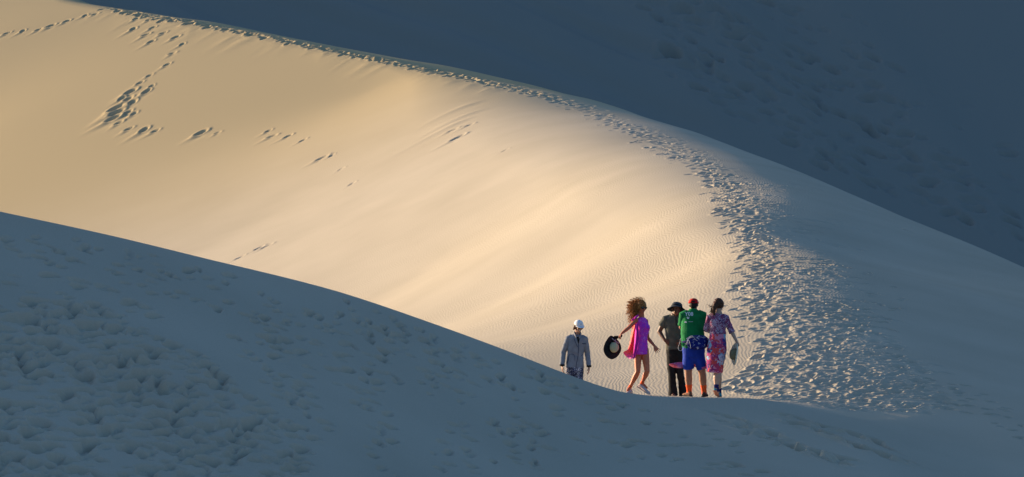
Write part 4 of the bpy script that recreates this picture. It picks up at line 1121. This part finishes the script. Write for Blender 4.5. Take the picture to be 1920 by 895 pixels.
# big curly hair blown back
S = Shape(); S.ball(T(0, .016, .040), (.088, .098, .094), R3, 16); S.ball(j(1193.5, 576, .02), (.078, .08, .088)); S.ball(j(1189.5, 587, .02), (.062, .06, .085)); S.ball(j(1187, 596, .03), (.035, .04, .05))
hr = S.remesh('hair', M['hair_curly'], r4, .007, 2, wrinkle=0.0108, wscale=22, seed=1)
S = Shape(); rh = random.Random(8)
bvh_ = bvh_of(hr)
def curls(n, rmin, rmax):
    for q in range(n):
        c = j(1194.5, 577, .02); d_ = V((rh.gauss(-.3, .9), rh.gauss(0, .8), rh.gauss(-.05, 1))).normalized()
        hit = bvh_.ray_cast(c, d_)
        if not hit[0]: continue
        face_side = (R3 @ V((0, -1, 0))).dot(hit[0] - V(T(0, 0, 0)))
        if face_side > (.075 if hit[0].z > T(0, 0, .075).z else .02) and hit[0].z < T(0, 0, .11).z: continue
        if hit[0].x > T(0, 0, 0).x + .045: continue
        if hit[0].z < T(0, 0, -.01).z and hit[0].x > T(0, 0, 0).x - .035: continue
        blow = V((-1.0, .1, -.25)); p = V(hit[0]) - d_ * .02; L_ = rh.uniform(.04, .13); rr = rh.uniform(.007, .013); ph = rh.uniform(0, 6.28); pts = []
        e1 = d_.orthogonal().normalized(); e2 = d_.cross(e1)
        for t_ in range(12):
            f = t_ / 11; dirn = (d_ * (1 - f * .6) + blow * f).normalized(); p = p + dirn * L_ / 11
            pts.append(p + (e1 * math.cos(ph + f * 11) + e2 * math.sin(ph + f * 11)) * rr)
        S.tube(pts, [rh.uniform(rmin, rmax)] * 11 + [.001], n=5)
curls(650, .0022, .004)
S.link('curls', M['hair_curly'], hr)
face_bits(r4, T, R3, M['lips'], M['eye'], .9, eyes=False)
sunglasses(r4, T, R3, M['lens'], M['frame'], .9, .030)
# the black and straw hat in her hand
hp = V(F4.root.location) + j(1147.8, 651.0, -.16)
hh = thing('sun_hat', 'floppy black hat with cream straw crown held out by the woman in magenta', 'sun hat', hp)
ax = V((.70, -.71, .05)).normalized()
tow = (V(F4.root.location) + j(1164, 630, -.16)) - hp
def wp(a, r):
    d_ = (uu0 * math.cos(a) + vv0 * math.sin(a)).dot(tow.normalized())
    return -.05 * max(0, (r - .1) / .1) * abs(d_) ** 2 + .012 * math.sin(3 * a) * (r - .08) / .1
uu0 = ax.orthogonal().normalized(); vv0 = ax.cross(uu0)
b_, uu, vv, aa = revolve_hat('brim', (0, 0, 0), ax, [(.205, .012), (.198, .008), (.17, .002), (.135, -.002), (.088, .002)], M['black'], hh, warp=wp)
revolve_hat('crown', (0, 0, 0), ax, [(.089, .001), (.089, .030), (.085, .060), (.072, .085), (.045, .098), (.001, .102)], M['straw'], hh)
S = Shape(); S.tube([aa * .014 + (uu * math.cos(2 * PI * q / 32) + vv * math.sin(2 * PI * q / 32)) * .0915 for q in range(33)], [(.012, .003)] * 33, side=aa, n=6); S.link('ribbon', M['black'], hh)
tn = tow.normalized(); tp = (tn - tn.dot(aa) * aa).normalized(); tq = aa.cross(tp)
S = Shape(); S.tube([tp * .135 - tq * .10 + aa * .012, tp * .12 + aa * .022, tp * .13 + tq * .09 + aa * .012], [(.010, .003)] * 3, side=tp, n=6)
S.tube([tp * .155 + tq * .01 + aa * .014, tp * .10 - tq * .03 + aa * .022, tp * .085 - tq * .055 + aa * .02], [(.009, .003)] * 3, side=tq, n=6); S.link('bow', M['ribbon'], hh)
S = Shape(); S.tube([tp * .16 - aa * .005, tp * .20 - aa * .01, tow * .97, tow * 1.06], [(.065, .008), (.05, .016), (.022, .02), (.024, .018)], side=tq, n=12); S.remesh('gathered_brim', M['black'], hh, .006, 2)

# ================================================================== walker in the grey jacket, half hidden by the near dune
F5 = Fig(85.0, 1078, 763.0, 'smiling woman in grey zip jacket and white cap, half hidden by the dune edge', 'people on the dune')
j = F5.j; r5 = F5.root
rows = [(1077, 702, 15, .11, 0), (1077, 692, 17.5, .13, 0), (1078, 680, 16.8, .12, 0), (1079, 665, 15.4, .11, 0), (1080, 652, 16.0, .115, 0), (1081, 640, 17.2, .12, 0), (1081.2, 633, 16.5, .10, 0), (1082, 627.5, 8.5, .07, 0)]
S = Shape(); F5.torso(S, rows, -.016)
R3 = head_rot(.42, .30, -.05)
T = head(S, j(1085.0, 611.8, -.06), R3, .97, .95)
S.tube([j(1082.5, 630, 0), j(1084, 618, -.03)], [.048, .046])
shL, shR = j(1066.5, 634, 0), j(1096.5, 634.5, 0); elL, elR = j(1056, 661, .03), j(1101.2, 662, .03); wrL, wrR = j(1054, 686, -.05), j(1104.3, 688, -.04)
for a, b, c in ((shL, elL, wrL), (shR, elR, wrR)):
    S.tube([a, a.lerp(b, .5), b], [.045, .040, .034]); S.tube([b, b.lerp(c, .4), c], [.034, .032, .023])
hand(S, wrL, (.05, -.1, -1), (.1, -1, 0), (1, 0, 0), length=.165, curl=.35); hand(S, wrR, (-.02, -.1, -1), (-.2, -1, 0), (-1, 0, 0), length=.165, curl=.30)
fl, fr = j(1071, 763, .10), j(1084, 763, -.12); fl.z = F5.gz(fl); fr.z = F5.gz(fr)
hpL, hpR = j(1071, 698, 0), j(1085, 698, 0); knL, knR = j(1071, 730, .0), j(1084, 730, -.12); anL = fl + V((0, .03, .09)); anR = fr + V((0, .03, .09))
for a, b, c in ((hpL, knL, anL), (hpR, knR, anR)):
    S.tube([a, a.lerp(b, .5), b, b.lerp(c, .35), c], [.080, .070, .050, .050, .034]); S.tube([c, c + V((0, -.10, -.05))], [.034, .028])
S.remesh('body', M['skin_mid'], r5, .006, 4)
S = Shape(); F5.torso(S, [(1077.5, 689.5, 17.6, .13, 0)] + rows[2:], -.004, round0=False, round1=False)
S.tube([shL + V((.04, 0, .01)), shL, shL.lerp(elL, .5), elL, elL.lerp(wrL, .5), wrL + V((0, 0, .02))], [.056, .060, .058, .052, .050, .043], round1=False)
S.tube([shR - V((.04, 0, -.01)), shR, shR.lerp(elR, .5), elR, elR.lerp(wrR, .5), wrR + V((0, 0, .02))], [.056, .060, .056, .050, .048, .043], round1=False)
jk = S.remesh('jacket', M['jacket'], r5, .007, 4, wrinkle=0.0042, wscale=7, seed=7)
bvj = bvh_of(jk)
S = Shape()
for s_ in (-1, 1): S.tube([j(1082.8, 624.5, .05) + V((.05 * s_, .0, .02)), j(1082.8, 626, -.03) + V((.064 * s_, -.01, .0)), j(1083, 633, -.10) + V((.030 * s_, -.01, 0))], [(.030, .008), (.034, .009), (.018, .007)], side=(0, .2, 1), n=10)
S.link('collar', M['jacket'], jk)
decal('undershirt', [[j(1079.5, 627), j(1087, 627), j(1086.5, 637), j(1084.6, 646), j(1082, 637)]], bvj, M['black'], jk, (0, 1, 0), .003, 2)
def line(name, pts, wd, mat, par, bv):
    ps = []
    for a, b in zip(pts[:-1], pts[1:]):
        a, b = V(a), V(b); d_ = (b - a).normalized(); n_ = V((d_.z, 0, -d_.x)) * wd
        ps.append([a - n_ - d_ * wd * .3, b - n_ + d_ * wd * .3, b + n_ + d_ * wd * .3, a + n_ - d_ * wd * .3])
    bm = bmesh.new()
    return decal(name, ps, bv, mat, par, (0, 1, 0), .004, 2)
line('zip', [j(1084.6, 644), j(1084.4, 655), j(1083.6, 668), j(1081, 680), j(1079.6, 689)], .005, M['seam'], jk, bvj)
line('pocket_seam', [j(1067, 665), j(1071, 663.6), j(1075, 664), j(1077.5, 668), j(1077.8, 676)], .003, M['seam'], jk, bvj)
line('pocket_seam', [j(1067, 665), j(1065, 676), j(1062, 684)], .006, M['seam'], jk, bvj)
line('pocket_seam', [j(1089, 668), j(1092.5, 664)], .003, M['seam'], jk, bvj)
decal('chest_logo', [[j(1091.4, 643.2), j(1098.2, 643.8), j(1098.2, 645.6), j(1091.4, 645)]], bvj, M['seam'], jk, (0, 1, 0), .003, 2)
line('cord', [j(1076, 634), j(1079, 642), j(1082.5, 650)], .004, M['seam'], jk, bvj)
for w__ in (wrL, wrR):
    S = Shape(); S.tube([w__ + V((0, 0, .028)), w__ + V((0, 0, -.004))], [.050, .046], round0=False, round1=False); S.link('cuff', M['black'], jk)
S = Shape(); F5.torso(S, [(1077.5, 688, 17.0, .130, 0), (1077.2, 697, 17.2, .135, 0), (1077.4, 707, 15, .12, 0)], 0, round0=False)
S.tube([hpL, hpL.lerp(knL, .5), knL, anL + V((0, 0, .06))], [(.09, .10), (.085, .09), (.07, .075), .06], round1=False); S.tube([hpR, hpR.lerp(knR, .5), knR, anR + V((0, 0, .06))], [(.09, .10), (.085, .09), (.07, .075), .06], round1=False)
S.remesh('trousers', M['flowerpants'], r5, .007, 4, wrinkle=0.0042, wscale=6)
shoe(r5, fl + V((0, .08, 0)), fl + V((0, -.17, 0)), M['darkshoe'], M['sole'], .043); shoe(r5, fr + V((0, .08, 0)), fr + V((.02, -.17, 0)), M['darkshoe'], M['sole'], .043)
S = Shape(); S.ball(T(0, .025, .0), (.078, .085, .085), R3)
for s_ in (-1, 1): S.tube([T(.070 * s_, .02, .0), T(.078 * s_, .03, -.045), T(.085 * s_, .04, -.075)], [.022, .020, .010], side=(0, 1, 0))
S.remesh('hair', M['hair_brown'], r5, .006, 2, wrinkle=0.0048, wscale=26)
cap = dome_cap(r5, 'cap', T, R3, M['white'], size=(.085, .104, .086), lift=.034, k=1.0, brim_len=.085, brimm=M['white'], tilt=.012)
bvc = bvh_of(cap)
decal('cap_badge', [[T(-.008, -.1, .066), T(.010, -.1, .066), T(.006, -.1, .084), T(-.002, -.1, .084)]], bvc, M['seam'], cap, R3 @ V((0, 1, 0)), .003, 1)
face_bits(r5, T, R3, M['teeth'], M['eye'], .95, eyes=False)
sunglasses(r5, T, R3, M['lens'], M['frame'], .9, .032)
